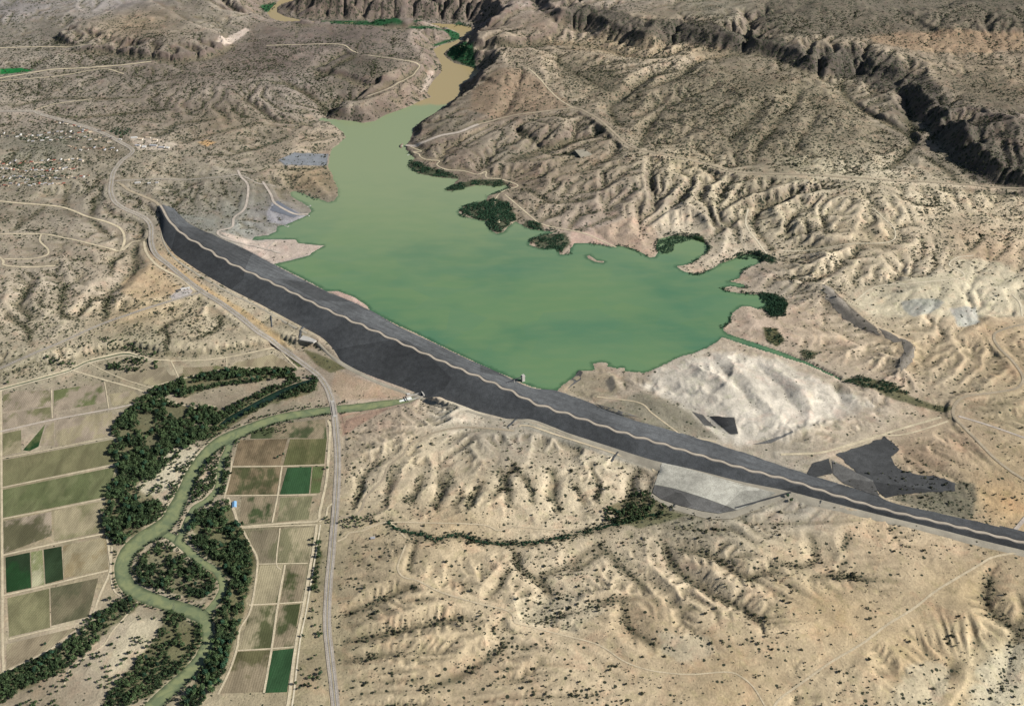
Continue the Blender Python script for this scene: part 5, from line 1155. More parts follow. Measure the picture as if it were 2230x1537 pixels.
# rock groins running down from the toe
def groin(p0, p1, w0, label):
    a, b = atg([p0, p1]); d = (b - a); L = float(np.hypot(d[0], d[1])); rz = math.atan2(d[1], d[0])
    m = MB(); n = 10; V = []; F = []
    for i in range(n + 1):
        f = i / n; x = L * f; zc = float(ground_z(*(a + d * f)[:2])) - a[2]
        h = 3.2 * (1 - .3 * f); ww = w0 * (1 + .35 * math.sin(i * 1.7) * .3)
        V += [(x, -ww, zc - 2.5), (x, -ww * .35, zc + h), (x, ww * .35, zc + h + .3 * math.sin(i * 2.1)), (x, ww, zc - 2.5)]
    for i in range(n):
        q = i * 4
        for k in range(3): F.append((q + k, q + 4 + k, q + 5 + k, q + 1 + k))
    F += [(0, 1, 2, 3), (n * 4 + 3, n * 4 + 2, n * 4 + 1, n * 4)]
    m.add(V, F)
    o = m.build('rock_groin', M_DSFACE); o.location = tuple(a); o.rotation_euler = (0, 0, rz)
    if sum(p.normal.z for p in o.data.polygons) < 0: o.data.flip_normals()
    tag(o, label, 'groin', 'rock groins at the toe of the dam')
groin((660, 712), (652, 742), 9, 'dark rock groin beside the pale concrete pad under the west half of the dam')
groin((1348, 982), (1330, 1004), 7, 'short dark rock groin below the dam, just west of the grey apron')
groin((1436, 1000), (1424, 1020), 9, 'dark rock groin at the upper corner of the grey apron')
groin((1470, 1098), (1458, 1112), 6, 'short dark rock groin at the lower edge of the grey apron')
groin((1722, 1072), (1600, 1106), 8, 'long dark rock ridge along the lower right side of the grey apron')
groin((1788, 1090), (1784, 1102), 5, 'short dark rock groin at the toe, right of the grey apron')
groin((590, 688), (592, 712), 5, 'narrow dark rock groin below the dam above the highway bend')
groin((1138, 908), (1105, 930), 8, 'rock groin where the dam toe meets the pale eastern abutment')

# concrete pad at the toe
def slab(pp, name, mat, label, cat, h=1.5, lift=0.4):
    P = atg(pp); c = P.mean(0); n = len(P)
    z = max(P[:, 2]) - c[2] + lift
    V = [(p[0] - c[0], p[1] - c[1], z) for p in P] + [(c[0] + (p[0] - c[0]) * 1.03 - c[0], c[1] + (p[1] - c[1]) * 1.03 - c[1], z - h - 6) for p in P]
    F = [tuple(range(n))] + [(i, n + i, n + (i + 1) % n, (i + 1) % n) for i in range(n)]
    o = mesh_obj(name, V, F, mat); o.location = tuple(c)
    if o.data.polygons[0].normal.z < 0: o.data.flip_normals()
    return tag(o, label, cat)
slab([(652, 744), (660, 730), (676, 735), (690, 748), (684, 757)], 'concrete_pad', M_CONC, 'pale concrete pad at the dam toe beside a dark groin', 'pad')

# ------------------------------------------------------------------ outlet works, bridge, intake tower
def facing(p, q): return math.atan2(q[1] - p[1], q[0] - p[0])
ow = atg([(905, 864)])[0]; ow[2] = RIV_Z
o2 = at([(872, 873)], FINAL)[0]
ang = facing(ow, o2)
ob = empty('outlet_works', tuple(ow), ang); tag(ob, 'concrete outlet channel of the dam with white water pouring into the river', 'outlet')
m = MB(); m.box(-34, 40, 13, 16, -4, 6); m.build('side_wall', M_CONC, ob)
m = MB(); m.box(-34, 40, -16, -13, -4, 6); m.build('side_wall', M_CONC, ob)
m = MB(); m.box(-40, -34.2, -17, 17, -4, 12); m.build('headwall', M_CONC, ob)
m = MB()
for k in (-1, 0, 1): m.box(-34, -33.4, k * 8 - 2.6, k * 8 + 2.6, -2, 7)
m.build('outlet_gates', M_DARK, ob)
V = []; F = []
nx_, ny_ = 26, 9
for i in range(nx_):
    for j in range(ny_):
        x = 20 + i * 2.4; y = (j - 4) * 2.7 * (1 - 0.018 * i)
        V.append((x, y, 0.5 + 0.9 * random.random() * max(0, 1 - i / nx_)))
for i in range(nx_ - 1):
    for j in range(ny_ - 1):
        F.append((i * ny_ + j, (i + 1) * ny_ + j, (i + 1) * ny_ + j + 1, i * ny_ + j + 1))
mesh_obj('white_water', V, F, M_FOAM, ob)
m = MB(); m.box(44, 49, -18, 18, 5.8, 7); m.build('service_deck', M_DARK, ob)

hw = RDW[0][1]
bd = np.hypot(*(hw[:, :2] - RIVER[np.argmin(np.hypot(RIVER[:, 0] - atz(725, 892, RIV_Z)[0], RIVER[:, 1] - atz(725, 892, RIV_Z)[1]))][:2]).T)
kb = int(np.argmin(bd)); bp = hw[kb]; bdir = hw[kb + 3][:2] - hw[kb - 3][:2]; brz = math.atan2(bdir[1], bdir[0])
bz = float(np.max(hw[kb - 6:kb + 7, 2])) + 2.2
br = empty('highway_bridge', (bp[0], bp[1], RIV_Z - 2), brz); tag(br, 'two lane highway bridge crossing the green river below the dam', 'bridge')
zt = bz - (RIV_Z - 2)
m = MB(); m.box(-48, 48, -7.5, 7.5, zt - 1.2, zt); m.build('deck', mat_simple('bridge_deck', srgb(178, 172, 162), .1, 8), br)
for s_ in (-1, 1):
    m = MB(); m.box(-48, 48, s_ * 7.2 - .3, s_ * 7.2 + .3, zt + .01, zt + 1.3)
    m.build('parapet', M_CONC, br)
for x in (-24, 0, 24):
    m = MB()
    for y in (-5, 0, 5): m.tube((x, y, -6), (x, y, zt - 2.2), .9, .9, 8)
    m.box(x - 1.2, x + 1.2, -7, 7, zt - 2.4, zt - 1.21); m.build('pier', M_CONC, br)
for x in (-1, 1):
    m = MB(); m.box(min(x * 48, x * 60), max(x * 48, x * 60), -8, 8, -6, zt - .02); m.build('abutment', M_CONC, br)

tp = atz(1139, 824, 14.0); cp_ = atz(1088, 834, 40.0)
tw = empty('intake_tower', (float(tp[0]), float(tp[1]), -8), math.atan2(cp_[1] - tp[1], cp_[0] - tp[0]))
tag(tw, 'concrete intake tower in the lake joined to the dam by a footbridge', 'tower')
m = MB(); m.box(-8, 8, -7, 7, -4, 34, .85); m.box(-9, 9, -8, 8, 34.02, 36); m.build('tower_shaft', M_CONC, tw)
m = MB(); m.box(-6, 6, -5, 5, 36, 42); m.box(-6.6, 6.6, -5.6, 5.6, 42.01, 42.8); m.build('gate_house', M_CONC, tw)
L = math.hypot(cp_[0] - tp[0], cp_[1] - tp[1])
m = MB(); m.box(9, L, -2.2, 2.2, 47.2 - 12.4, 48.4 - 12.4)
for k in range(int(L // 6)):
    m.box(9 + k * 6, 9.4 + k * 6, -2.2, -1.9, 36.01, 37.2); m.box(9 + k * 6, 9.4 + k * 6, 1.9, 2.2, 36.01, 37.2)
m.build('footbridge', M_DARK, tw)
for x in (L * .38, L * .68):
    m = MB(); m.box(x - 1, x + 1, -1.6, 1.6, -6, 34.78); m.build('bridge_pier', M_CONC, tw)

# ------------------------------------------------------------------ buildings
ROOFS = {'white': mat_simple('white_roof', (.42, .41, .385), .1, 6), 'grey': mat_simple('grey_roof', (.26, .26, .27), .1, 6), 'red': mat_simple('red_roof', (.22, .07, .05), .1, 6), 'brown': mat_simple('brown_roof', (.15, .10, .07), .1, 6), 'tan': mat_simple('tan_roof', (.40, .32, .23), .1, 6), 'blue': mat_simple('blue_roof', (.16, .30, .46), .06, 6, .5, .4), 'dark': mat_simple('dark_roof', (.06, .06, .065), .1, 6)}
WALLS = [mat_simple('stucco', (.42, .34, .25), .1, 6), mat_simple('pale_stucco', (.52, .48, .42), .1, 6), mat_simple('wood_siding', (.22, .15, .10), .1, 6)]
M_PANE = mat_simple('window_glass', (.03, .04, .05), .1, 6, .2, .5)
def house(name, p, rz, L, W, H, roof, wall, label, cat, group=None, gable=True, parts=True):
    r = empty(name, tuple(p), rz); tag(r, label, cat, group)
    m = MB(); m.box(-L / 2, L / 2, -W / 2, W / 2, -3, H); 
    if gable:
        rh = W * .22
        m.add([(-L / 2, -W / 2, H), (-L / 2, W / 2, H), (-L / 2, 0, H + rh), (L / 2, -W / 2, H), (L / 2, W / 2, H), (L / 2, 0, H + rh)], [(0, 2, 1), (3, 4, 5)])
    m.build('wall', WALLS[wall], r)
    m = MB()
    if gable: m.gable(-L / 2, L / 2, -W / 2, W / 2, H + .02, H + W * .22 + .12)
    else: m.box(-L / 2 - .3, L / 2 + .3, -W / 2 - .3, W / 2 + .3, H + .01, H + .8)
    m.build('roof', ROOFS[roof], r)
    if parts:
        m = MB(); m.box(-1.2, 1.2, -W / 2 - .12, -W / 2 + .05, -.2, min(2.6, H - .4)); m.build('door', ROOFS['brown'], r)
        for x in (-.3, .3):
            m = MB(); m.box(L * x - 1.1, L * x + 1.1, -W / 2 - .1, -W / 2 + .05, H * .4, H * .78); m.build('window', M_PANE, r)
    return r
# farm shed with the blue roof
P = atg([(511, 1100)])[0]
house('farm_shed', P, math.radians(100), 34, 17, 6, 'blue', 1, 'long farm shed with a pale blue metal roof beside the cottonwood grove', 'shed')
P = atg([(404, 630)])[0]; house('visitor_building', P, math.radians(20), 46, 14, 6, 'white', 1, 'white roofed building on the gravel lot near the highway junction', 'building', gable=False)
P = atg([(388, 634)])[0]; house('visitor_building', P, math.radians(20), 16, 14, 5, 'dark', 0, 'small dark roofed building on the gravel lot near the highway junction', 'building', gable=False)
P = atg([(812, 1172)])[0]; house('pump_house', P, math.radians(8), 18, 12, 4, 'grey', 0, 'small grey roofed pump house on a pad by the tree lined creek', 'building', gable=False)
P = atg([(884, 866)])[0]; house('control_house', P + np.array([10, 22, 0]), math.radians(15), 14, 9, 5, 'white', 1, 'small white control house above the outlet channel', 'building', gable=False)
P = atg([(1262, 334)])[0]; house('pump_house', P, math.radians(-12), 26, 14, 5, 'white', 1, 'white roofed shed on a fenced pad among scrub east of the lake', 'building', gable=False)
slab([(1251, 331), (1274, 326), (1290, 337), (1265, 344)], 'gravel_pad', M_BERM, 'pale rectangular gravel pad among scrub east of the lake', 'pad', .5, .15)
BIG = [(292,301,40,18,'white','long white roofed store at the town junction'),(306,304,30,22,'tan','tan flat roofed hall at the town junction'),(323,301,34,16,'tan','narrow tan roofed block behind the white store'),(338,306,30,20,'tan','tan roofed block at the north end of the town centre'),(300,318,34,16,'grey','low grey roofed building beside the main road'),(314,321,26,26,'white','square white roofed hall in the town centre lot'),(334,318,48,18,'grey','long grey roofed school wing in the town centre'),(352,322,36,18,'grey','grey roofed school wing at the south east end'),(365,323,22,18,'white','small white roofed block at the end of the school'),(238,310,24,14,'tan','tan roofed building on the west side of the main road'),(262,305,20,10,'white','small white kiosk beside the main road')]
for (px, py, L_, W_, rf, lab) in BIG:
    house('town_building', atg([(px, py)])[0], math.radians(random.uniform(-15, 15)), L_, W_, 5.5, rf, 1, lab, 'building', 'town centre buildings', gable=False)
for (px, py, lab) in ((325,400,'white roofed workshop in the yard above the dam'),(300,399,'long pale shed at the left end of the yard above the dam'),(342,399,'small grey roofed store at the right end of the yard above the dam')):
    house('workshop', atg([(px, py)])[0], math.radians(8), 34 if px == 300 else 18, 12, 5, 'grey' if px == 342 else 'white', 1, lab, 'building', 'workshops above the dam', gable=False)
# the town: rows of small houses
rowdefs = [((0, 296), (235, 287), 26, 'in the far row behind the town'), ((60, 306), (250, 300), 18, 'in the upper town row'), ((150, 322), (262, 326), 14, 'beside the main road bend'), ((0, 356), (190, 350), 24, 'in the middle town row'), ((0, 372), (175, 368), 24, 'in the lower middle town row'), ((0, 388), (200, 386), 26, 'in the row along the south edge of town'), ((0, 402), (150, 400), 18, 'in the southernmost row above the bluffs'), ((120, 266), (190, 282), 8, 'north of town near the main road')]
cols_ = ['grey', 'brown', 'grey', 'brown', 'tan', 'tan', 'red', 'white', 'dark']
for (a, b, n, where) in rowdefs:
    for k in range(n):
        f = (k + random.uniform(-.3, .3)) / n
        px = a[0] + (b[0] - a[0]) * f; py = a[1] + (b[1] - a[1]) * f + random.uniform(-4.5, 4.5)
        rf = random.choice(cols_)
        house('town_house', atg([(px, py)])[0], math.radians(random.choice([0, 90, 20, -15]) + random.uniform(-12, 12)), random.uniform(15, 24), random.uniform(9, 13), 3.4, rf, random.choice([0, 0, 1, 2]), 'small house with a %s roof %s' % (rf, where), 'house', 'houses of the lakeside town, %s roofs, %s' % (rf, where), parts=False)

# boats and docks
def boat(px, py, L_, rz, label):
    x, y = atz(px, py, 0.0)
    r = empty('motor_boat', (float(x), float(y), 0.05), rz); tag(r, label, 'boat', 'boats on the lake')
    V = []; n = 8
    for i in range(n + 1):
        f = i / n; wd_ = L_ * .17 * (1 - f ** 3) ** .6 + .02; zt_ = 1.2 + .5 * f * f
        V += [(L_ * (f - .5), -wd_, zt_), (L_ * (f - .5), -wd_ * .5, -.4), (L_ * (f - .5), wd_ * .5, -.4), (L_ * (f - .5), wd_, zt_)]
    F = []
    for i in range(n):
        q = i * 4
        for k in range(3): F.append((q + k, q + k + 1, q + 5 + k, q + 4 + k))
        F.append((q + 3, q, q + 4, q + 7))
    F.append((0, 3, 2, 1)); mesh_obj('hull', V, F, M_WHITE, r)
    m = MB(); m.box(-L_ * .12, L_ * .14, -L_ * .1, L_ * .1, 1.3, 2.7, .8); m.build('cabin', M_PANE, r)
boat(889, 338, 13, .4, 'white motor boat moored by the east shore campground'); boat(876, 318, 12, 1.2, 'white motor boat leaving the east boat ramp'); boat(672, 470, 12, 2.5, 'white motor boat off the tip of the west boat ramp')
def dock(px, py, rz, label):
    x, y = atz(px, py, 0.0); r = empty('boat_dock', (float(x), float(y), 0), rz); tag(r, label, 'dock', 'boat docks')
    m = MB(); m.box(-14, 14, -2, 2, .3, .9); m.box(8, 14, 2.01, 12, .3, .9); m.build('deck', M_CONC, r)
    m = MB()
    for x_ in (-12, -4, 4, 12): m.tube((x_, -2.3, -4), (x_, -2.3, 2.2), .35, .35)
    m.build('piles', M_DARK, r)
dock(673, 450, .5, 'small floating dock at the north cove by the west ramp'); dock(623, 493, -.6, 'small floating dock south of the west boat ramp lot')

# ------------------------------------------------------------------ trees
def leaf_cloud(n, R, H, size, seed, lobes=6, zbase=0.25, quad=True):
    """scattered leaf clumps over several lobes: (4n,3) vertices"""
    g = np.random.default_rng(seed)
    ang = g.random(lobes) * 6.283; rad = g.random(lobes) ** .5 * R * .55
    lx, ly = np.cos(ang) * rad, np.sin(ang) * rad; lz = H * (zbase + (1 - zbase) * (.35 + .5 * g.random(lobes))); lr = R * (.42 + .28 * g.random(lobes))
    k = g.integers(0, lobes, n)
    d = g.normal(size=(n, 3)); d[:, 2] = np.abs(d[:, 2]) * 1.1 - .35; d /= np.linalg.norm(d, axis=1)[:, None]
    rr_ = (.72 + .36 * g.random(n))[:, None]
    c = np.stack([lx[k], ly[k], lz[k]], 1) + d * rr_ * np.stack([lr[k], lr[k], lr[k] * H / R * .42], 1)
    nn = d + g.normal(size=(n, 3)) * .55; nn /= np.linalg.norm(nn, axis=1)[:, None]
    a = np.cross(nn, g.normal(size=(n, 3))); a /= np.linalg.norm(a, axis=1)[:, None]; b = np.cross(nn, a)
    s_ = size * (.6 + .8 * g.random(n))[:, None]
    V = np.stack([c - a * s_, c - b * s_ * .8, c + a * s_, c + b * s_ * .8], 1)
    return V.reshape(-1, 3)
def quads(nv): return np.arange(nv, dtype=np.int32).reshape(-1, 4)

FOREST = [  # name, outline, spacing (m), share, crown radius, description
 ('west grove', [(338,850),(300,876),(262,905),(246,940),(252,965),(242,985),(256,1010),(262,1032),(240,1062),(229,1092),(226,1130),(226,1166),(246,1186),(268,1184),(286,1158),(330,1136),(352,1112),(345,1096),(300,1092),(290,1062),(310,1032),(342,1000),(370,970),(398,940),(436,915),(470,896),(455,882),(420,886),(380,882),(345,862)], 10.5, 1.03, 8.2, 'the dense grove west of the river'),
 ('north grove', [(342,848),(400,822),(500,805),(640,803),(640,822),(560,832),(480,840),(430,855),(400,864),(362,862)], 10.5, 1.02, 8.2, 'the long grove along the north fields'),
 ('slough bank', [(692,824),(690,850),(640,866),(580,884),(530,908),(500,930),(470,945),(440,962),(430,946),(478,902),(540,866),(600,840),(660,822)], 10.5, .97, 7, 'the wooded bank of the dark slough'),
 ('mid strip', [(440,910),(470,896),(500,882),(470,920),(430,960),(400,1000),(380,1010),(400,950)], 14, .8, 6.5, 'the wooded strip beside the upper river'),
 ('west bank', [(452,902),(478,900),(470,925),(440,955),(400,985),(372,1005),(345,1035),(318,1060),(300,1085),(290,1075),(310,1030),(342,1000),(370,970),(398,940)], 10.5, 1.0, 7.6, 'the wooded strip beside the upper river'),
 ('orchard row', [(490,996),(503,1000),(500,1050),(488,1078),(480,1070),(487,1030)], 9, 1, 7, 'the narrow tree row at the field edge'),
 ('east grove', [(470,1090),(500,1100),(514,1130),(538,1170),(553,1212),(547,1270),(530,1340),(508,1400),(488,1460),(468,1510),(420,1540),(400,1530),(440,1470),(466,1420),(478,1370),(472,1335),(496,1300),(504,1260),(488,1235),(442,1205),(420,1180),(415,1150),(432,1116)], 10.5, 1.0, 8.2, 'the dense grove east of the river'),
 ('island', [(345,1184),(385,1196),(418,1222),(470,1252),(470,1280),(440,1305),(380,1296),(320,1276),(296,1250),(292,1222),(328,1202)], 9.5, .95, 7, 'the sandy river island'),
 ('bottom band', [(282,1296),(240,1306),(180,1370),(100,1432),(0,1472),(-60,1500),(-60,1545),(20,1520),(120,1470),(190,1420),(250,1365),(306,1316)], 10.5, .95, 7, 'the tree band below the west fields'),
 ('bottom scrub', [(0,1490),(130,1440),(220,1420),(300,1340),(360,1335),(340,1400),(290,1470),(220,1540),(0,1545)], 17, .45, 5.5, 'the sandy flat at the bottom left'),
 ('south grove', [(362,1328),(420,1348),(444,1372),(438,1412),(400,1462),(330,1510),(250,1545),(215,1545),(300,1440),(340,1385)], 11, .95, 6.5, 'the grove inside the south river bend'),
 ('inner bar', [(445,975),(474,985),(472,1055),(425,1095),(408,1075),(424,1030)], 10.5, .85, 6.6, 'the gravel bar between the two river arms'),
 ('sandbar edge', [(296,1092),(350,1094),(385,1060),(395,1050),(375,1110),(345,1135),(300,1120)], 13, .75, 6, 'the lower end of the west sandbar'),
 ('sandbar', [(345,1000),(400,945),(440,975),(405,1040),(385,1060),(300,1090),(300,1060)], 11.5, .62, 5.4, 'the pale west sandbar'),
 ('highway row', [(684,1168),(698,1160),(694,1290),(676,1295)], 11, .95, 7, 'the strip between canal road and highway'),
 ('highway scatter', [(672,1300),(696,1300),(700,1510),(650,1510)], 26, .4, 6, 'the weedy strip left of the highway near the bottom'),
 ('apron grove', [(1318,1108),(1345,1100),(1380,1078),(1410,1070),(1420,1085),(1450,1108),(1410,1128),(1370,1138),(1320,1136)], 11, .85, 7, 'the small grove beside the grey apron'),
 ('north scrub', [(240,792),(290,782),(345,788),(342,806),(280,812),(240,806)], 13, .75, 7, 'the clump beside the canal road'),
 ('field corner', [(300,868),(330,852),(345,862),(330,905),(300,940),(262,940)], 14, .7, 6.5, 'the open wood by the field corner'),
 ('side bank', [(505,930),(560,905),(600,900),(640,880),(690,872),(690,884),(600,896),(540,915)], 16, .5, 5.5, 'the north bank of the river'),
 ('canal scrub', [(215,735),(245,735),(280,755),(340,772),(335,782),(270,765),(230,755)], 12, .8, 5.5, 'the wash above the canal road'),
 ('road scrub', [(80,770),(130,780),(180,795),(170,803),(120,795)], 13, .7, 5.5, 'the dry wash by the west road'),
 ('field scrub', [(560,935),(620,920),(640,940),(560,955)], 18, .5, 4.5, 'the scrubby top of the east fields'),
 ('pines', [(700,1128),(770,1130),(830,1126),(850,1138),(800,1145),(745,1150)], 15, .6, 5, 'the creek mouth by the highway')]
rivD = np.full(NEAR.X.shape, 99.0)
for nm, p in RIVERS:
    D, Z = NEAR.ribbon(p, 90); rivD = np.minimum(rivD, np.where(D < 89, D - Z * .5, 99))
rdD = np.full(NEAR.X.shape, 99.0)
for nm, p, wd, kind in RDW:
    D, Z = NEAR.ribbon(p, wd / 2 + 30); rdD = np.minimum(rdD, np.where(D < wd / 2 + 29, D - wd / 2, 99))
HOLES = [[(300,902),(338,900),(336,938),(300,945)], [(362,884),(412,888),(402,916),(362,908)], [(262,934),(300,940),(300,956),(262,952)], [(320,955),(345,945),(350,965),(325,985)], [(470,1165),(492,1160),(498,1185),(478,1192)], [(500,1290),(520,1280),(525,1310),(505,1320)], [(405,836),(500,826),(560,818),(640,812),(560,826),(480,836),(410,848)], [(395,1390),(420,1380),(425,1400),(400,1412)], [(330,1200),(352,1215),(345,1232),(318,1222)]]
cand = []
for fi, (nm, pp, sp, share, R, desc) in enumerate(FOREST):
    q = np.array(pp, float); zf = -35.0 if nm not in ('apron grove', 'canal scrub', 'road scrub') else None
    P = np.stack(atz(q[:, 0], q[:, 1], zf), 1) if zf is not None else atg(pp)[:, :2]
    gx, gy = np.meshgrid(np.arange(P[:, 0].min(), P[:, 0].max(), sp), np.arange(P[:, 1].min(), P[:, 1].max(), sp))
    gx = (gx + RNG.uniform(-.48, .48, gx.shape) * sp).ravel(); gy = (gy + RNG.uniform(-.48, .48, gy.shape) * sp).ravel()
    sd = sdf_poly(P, gx, gy) + 20 * fbm(gx, gy, 55, 3, off=19) + 3
    clump = fbm(gx, gy, 55, 3, off=23)
    keep = (sd > 0) & (RNG.random(gx.shape) < share + (clump * 1.7 if share < .85 else np.where(clump < -.22, -.75, 0))) & (NEAR.sample(gx, gy, rivD) > -1.5) & (NEAR.sample(gx, gy, rdD) > 1)
    for hole in HOLES:
        qh = np.array(hole, float); keep &= sdf_poly(np.stack(atz(qh[:, 0], qh[:, 1], -35.0), 1), gx, gy) + 9 * fbm(gx, gy, 30, 2, off=71) < 0
    rad = R * np.clip(np.exp(RNG.normal(-.08, .24, gx.shape)), .5, 1.5)
    for x, y, r in zip(gx[keep], gy[keep], rad[keep]): cand.append((x, y, r, fi))
FOREST.append(('river bank', [], 0, 0, 4.5, 'the scrubby river bank'))
for p, stepn in ((RIVER, 1), (BRANCH, 1), (BRANCH2, 1), (SLOUGH, 1)):
    d_ = np.gradient(p[:, :2], axis=0); d_ /= np.hypot(d_[:, 0], d_[:, 1])[:, None]; n_ = np.stack([-d_[:, 1], d_[:, 0]], 1)
    for k_ in range(len(p)):
        if p[k_, 0] > float(atz(760, 890, RIV_Z)[0]): continue
        for sg in (-1, 1):
            for rep_ in range(2):
                if random.random() < .34 + .5 * float(vnoise(np.array([p[k_, 0] / 70]), np.array([p[k_, 1] / 70 + sg * 9]))[0]) + .06:
                    o_ = sg * (p[k_, 2] / 2 + 3 + abs(random.gauss(0, 9)))
                    x_, y_ = p[k_, 0] + n_[k_, 0] * o_, p[k_, 1] + n_[k_, 1] * o_
                    if NEAR.sample(x_, y_, rivD) > 0 and NEAR.sample(x_, y_, rdD) > 1: cand.append((float(x_), float(y_), random.uniform(2.6, 5.6), len(FOREST) - 1))
LONE = [(713,1022,7,'lone dark cottonwood beside the canal road west of the highway'),(250,1203,6,'lone tree between the field track and the river bend'),(18,836,8,'large dark tree at the left edge above the canal road'),(32,853,5.5,'small tree below the canal road near the left edge'),(100,1404,6,'lone tree in the brown field at the bottom left'),(660,1386,6,'dark round tree beside the pale canal road'),(695,1388,6,'dark tree midway between canal road and highway'),(645,1490,6.5,'tree at the lower end of the canal road'),(652,1500,5.5,'second tree at the lower end of the canal road, slightly right'),(673,1492,6,'tree right of the pair at the canal road end'),(697,1458,6,'dark tree close to the highway near the bottom'),(605,998,7,'tall narrow tree on the boundary between two east fields'),(617,992,6,'shorter tree just right of the field boundary tree'),(520,965,6,'tree at the north west corner of the east fields'),(1722,1092,9,'dark tree below the dam toe at the right end of the apron'),(1714,1082,8,'dark tree touching the dam toe at the apron corner')]
lone_pts = [(*atg([(a, b)])[0], r, lab) for a, b, r, lab in LONE]
cx = np.array([c[0] for c in cand]); cy = np.array([c[1] for c in cand]); cz = ground_z(cx, cy)
ppx, ppy = topx(cx, cy, cz)
vis = (ppx > 5) & (ppx < 2225) & (ppy < 1532)
depth = np.hypot(np.hypot(cx, cy), CH) / np.array([c[2] for c in cand])
order = np.argsort(np.where(vis, depth, 1e9))
solo = set(order[:300 - len(lone_pts)].tolist())
protoT = []
for k in range(8):
    H = 13.5 + 1.2 * (k % 4); R = 7.0
    V = leaf_cloud(240, R, H, 1.25, 100 + k, lobes=7)
    crown = bpy.data.meshes.new('crown'); F = quads(len(V))
    crown.from_pydata(V.tolist(), [], F.tolist()); crown.materials.append(M_LEAF if k % 3 else M_LEAF2)
    m = MB(); m.tube((0, 0, -1.5), (.3, .1, H * .45), .75, .42)
    for j in range(4):
        a = j * 1.6 + k; m.tube((.2, 0, H * (.25 + .05 * j)), (math.cos(a) * R * .5, math.sin(a) * R * .5, H * (.55 + .06 * j)), .3, .1, 5)
    tr = bpy.data.meshes.new('trunk'); tr.from_pydata(m.v, [], m.f); tr.materials.append(M_BARK)
    protoT.append((crown, tr))
def tree(x, y, z, r, label, group):
    cr, tr = protoT[random.randrange(8)]
    e = empty('cottonwood_tree', (x, y, z), random.uniform(0, 6.28)); s_ = r / 7.0
    e.scale = (s_, s_, s_ * random.uniform(.85, 1.15)); tag(e, label, 'tree', group)
    for nm, me_ in (('crown', cr), ('trunk', tr)):
        o = bpy.data.objects.new(nm, me_); COL.objects.link(o); o.parent = e
for (x, y, z, r, lab) in lone_pts: tree(x, y, z, r, lab, None)
for i in sorted(solo):
    x, y, r, fi = cand[i]; desc = FOREST[fi][5]
    sz = 'tall spreading' if r > FOREST[fi][4] * 1.0 else ('low' if r < FOREST[fi][4] * .78 else 'mid sized')
    tree(x, y, float(cz[i]), r, '%s green cottonwood tree in %s' % (sz, desc), '%s cottonwoods in %s' % (sz, desc))
rest = np.array([i for i in range(len(cand)) if i not in solo])
tmpl = [leaf_cloud(84, 7.0, 14.0, 1.9, 300 + k, lobes=6, zbase=.15) for k in range(24)]
parts = []
for i in rest:
    x, y, r, fi = cand[i]
    t = tmpl[i % 24] * (r / 7.0); a = (i * 2.399) % 6.283; c_, s_ = math.cos(a), math.sin(a)
    parts.append(np.stack([t[:, 0] * c_ - t[:, 1] * s_ + x, t[:, 0] * s_ + t[:, 1] * c_ + y, t[:, 2] + cz[i] - .5], 1))
V = np.vstack(parts); fo = mesh_obj('cottonwood_forest', V, quads(len(V)), M_LEAF)
set_attr(fo, 'tint', np.repeat(np.clip(RNG.normal(.02, .3, len(rest)), -.5, .8), len(V) // len(rest)))
tag(fo, 'dense green cottonwood forest along the river below the dam', 'forest', kind='stuff')

# willows, reeds and marsh plants round the lake, hedge along the creek
MARSH = [([(892,352),(905,350),(930,362),(960,372),(985,378),(998,388),(965,385),(925,380),(900,368)],10,.75,4.5),([(1000,398),(1040,392),(1090,394),(1108,402),(1080,408),(1040,402),(1000,411),(972,414),(985,404)],9,.85,4),([(1003,456),(1040,443),(1075,434),(1110,440),(1122,470),(1108,490),(1090,505),(1070,498),(1062,480),(1030,474),(1005,468)],9,.7,4.8),([(1150,480),(1165,482),(1180,496),(1165,500),(1150,494)],9,.8,4.5),([(1153,520),(1180,512),(1230,510),(1238,530),(1222,552),(1215,545),(1200,540),(1170,540)],9,.75,4.2),
 ([(1430,522),(1470,512),(1532,514),(1544,530),(1500,528),(1470,536),(1455,552),(1432,554)],8,.92,3.6),([(1600,556),(1650,552),(1690,566),(1680,574),(1650,568),(1615,566)],9,.7,4),([(1654,642),(1690,640),(1716,660),(1704,690),(1684,690),(1668,672)],9,.9,4.8),([(1662,714),(1690,716),(1708,740),(1690,752),(1668,735)],9,.7,3.6),([(1740,762),(1785,766),(1770,782),(1745,778)],10,.6,3.6),([(1832,828),(1880,812),(1910,825),(1960,845),(1990,862),(1930,852),(1870,845)],9,.8,4),([(1990,868),(2050,882),(2070,895),(2030,890)],11,.55,3.4),([(1345,535),(1375,540),(1400,552),(1412,558),(1400,556),(1370,546)],9,.5,3),([(1275,529),(1330,537),(1300,545),(1280,540)],11,.35,2.6),
 ([(986,104),(1030,98),(1038,150),(1014,144),(986,132),(974,122)],16,.75,5),([(568,12),(600,6),(600,22),(580,28)],22,.7,6),([(700,48),(800,48),(880,52),(860,54),(720,53)],22,.7,6),([(905,58),(960,64),(998,73),(1000,86),(955,97),(985,84),(975,72),(910,64)],18,.8,5),([(900,47),(1000,48),(1028,62),(1000,56),(905,53)],22,.7,6),([(945,130),(960,140),(962,155),(950,150)],16,.8,5),
 ([(230,285),(270,278),(290,284),(285,296),(255,298)],16,.7,5),([(0,362),(60,355),(170,356),(60,366)],17,.5,4.5),([(0,300),(120,300),(240,296),(120,312)],18,.45,4.5),([(0,385),(150,378),(150,392),(0,398)],18,.45,4.5),([(500,320),(560,312),(640,300),(620,312),(540,325)],16,.35,3.5),([(625,412),(660,418),(700,432),(690,438),(650,424)],12,.5,4)]
mp = []
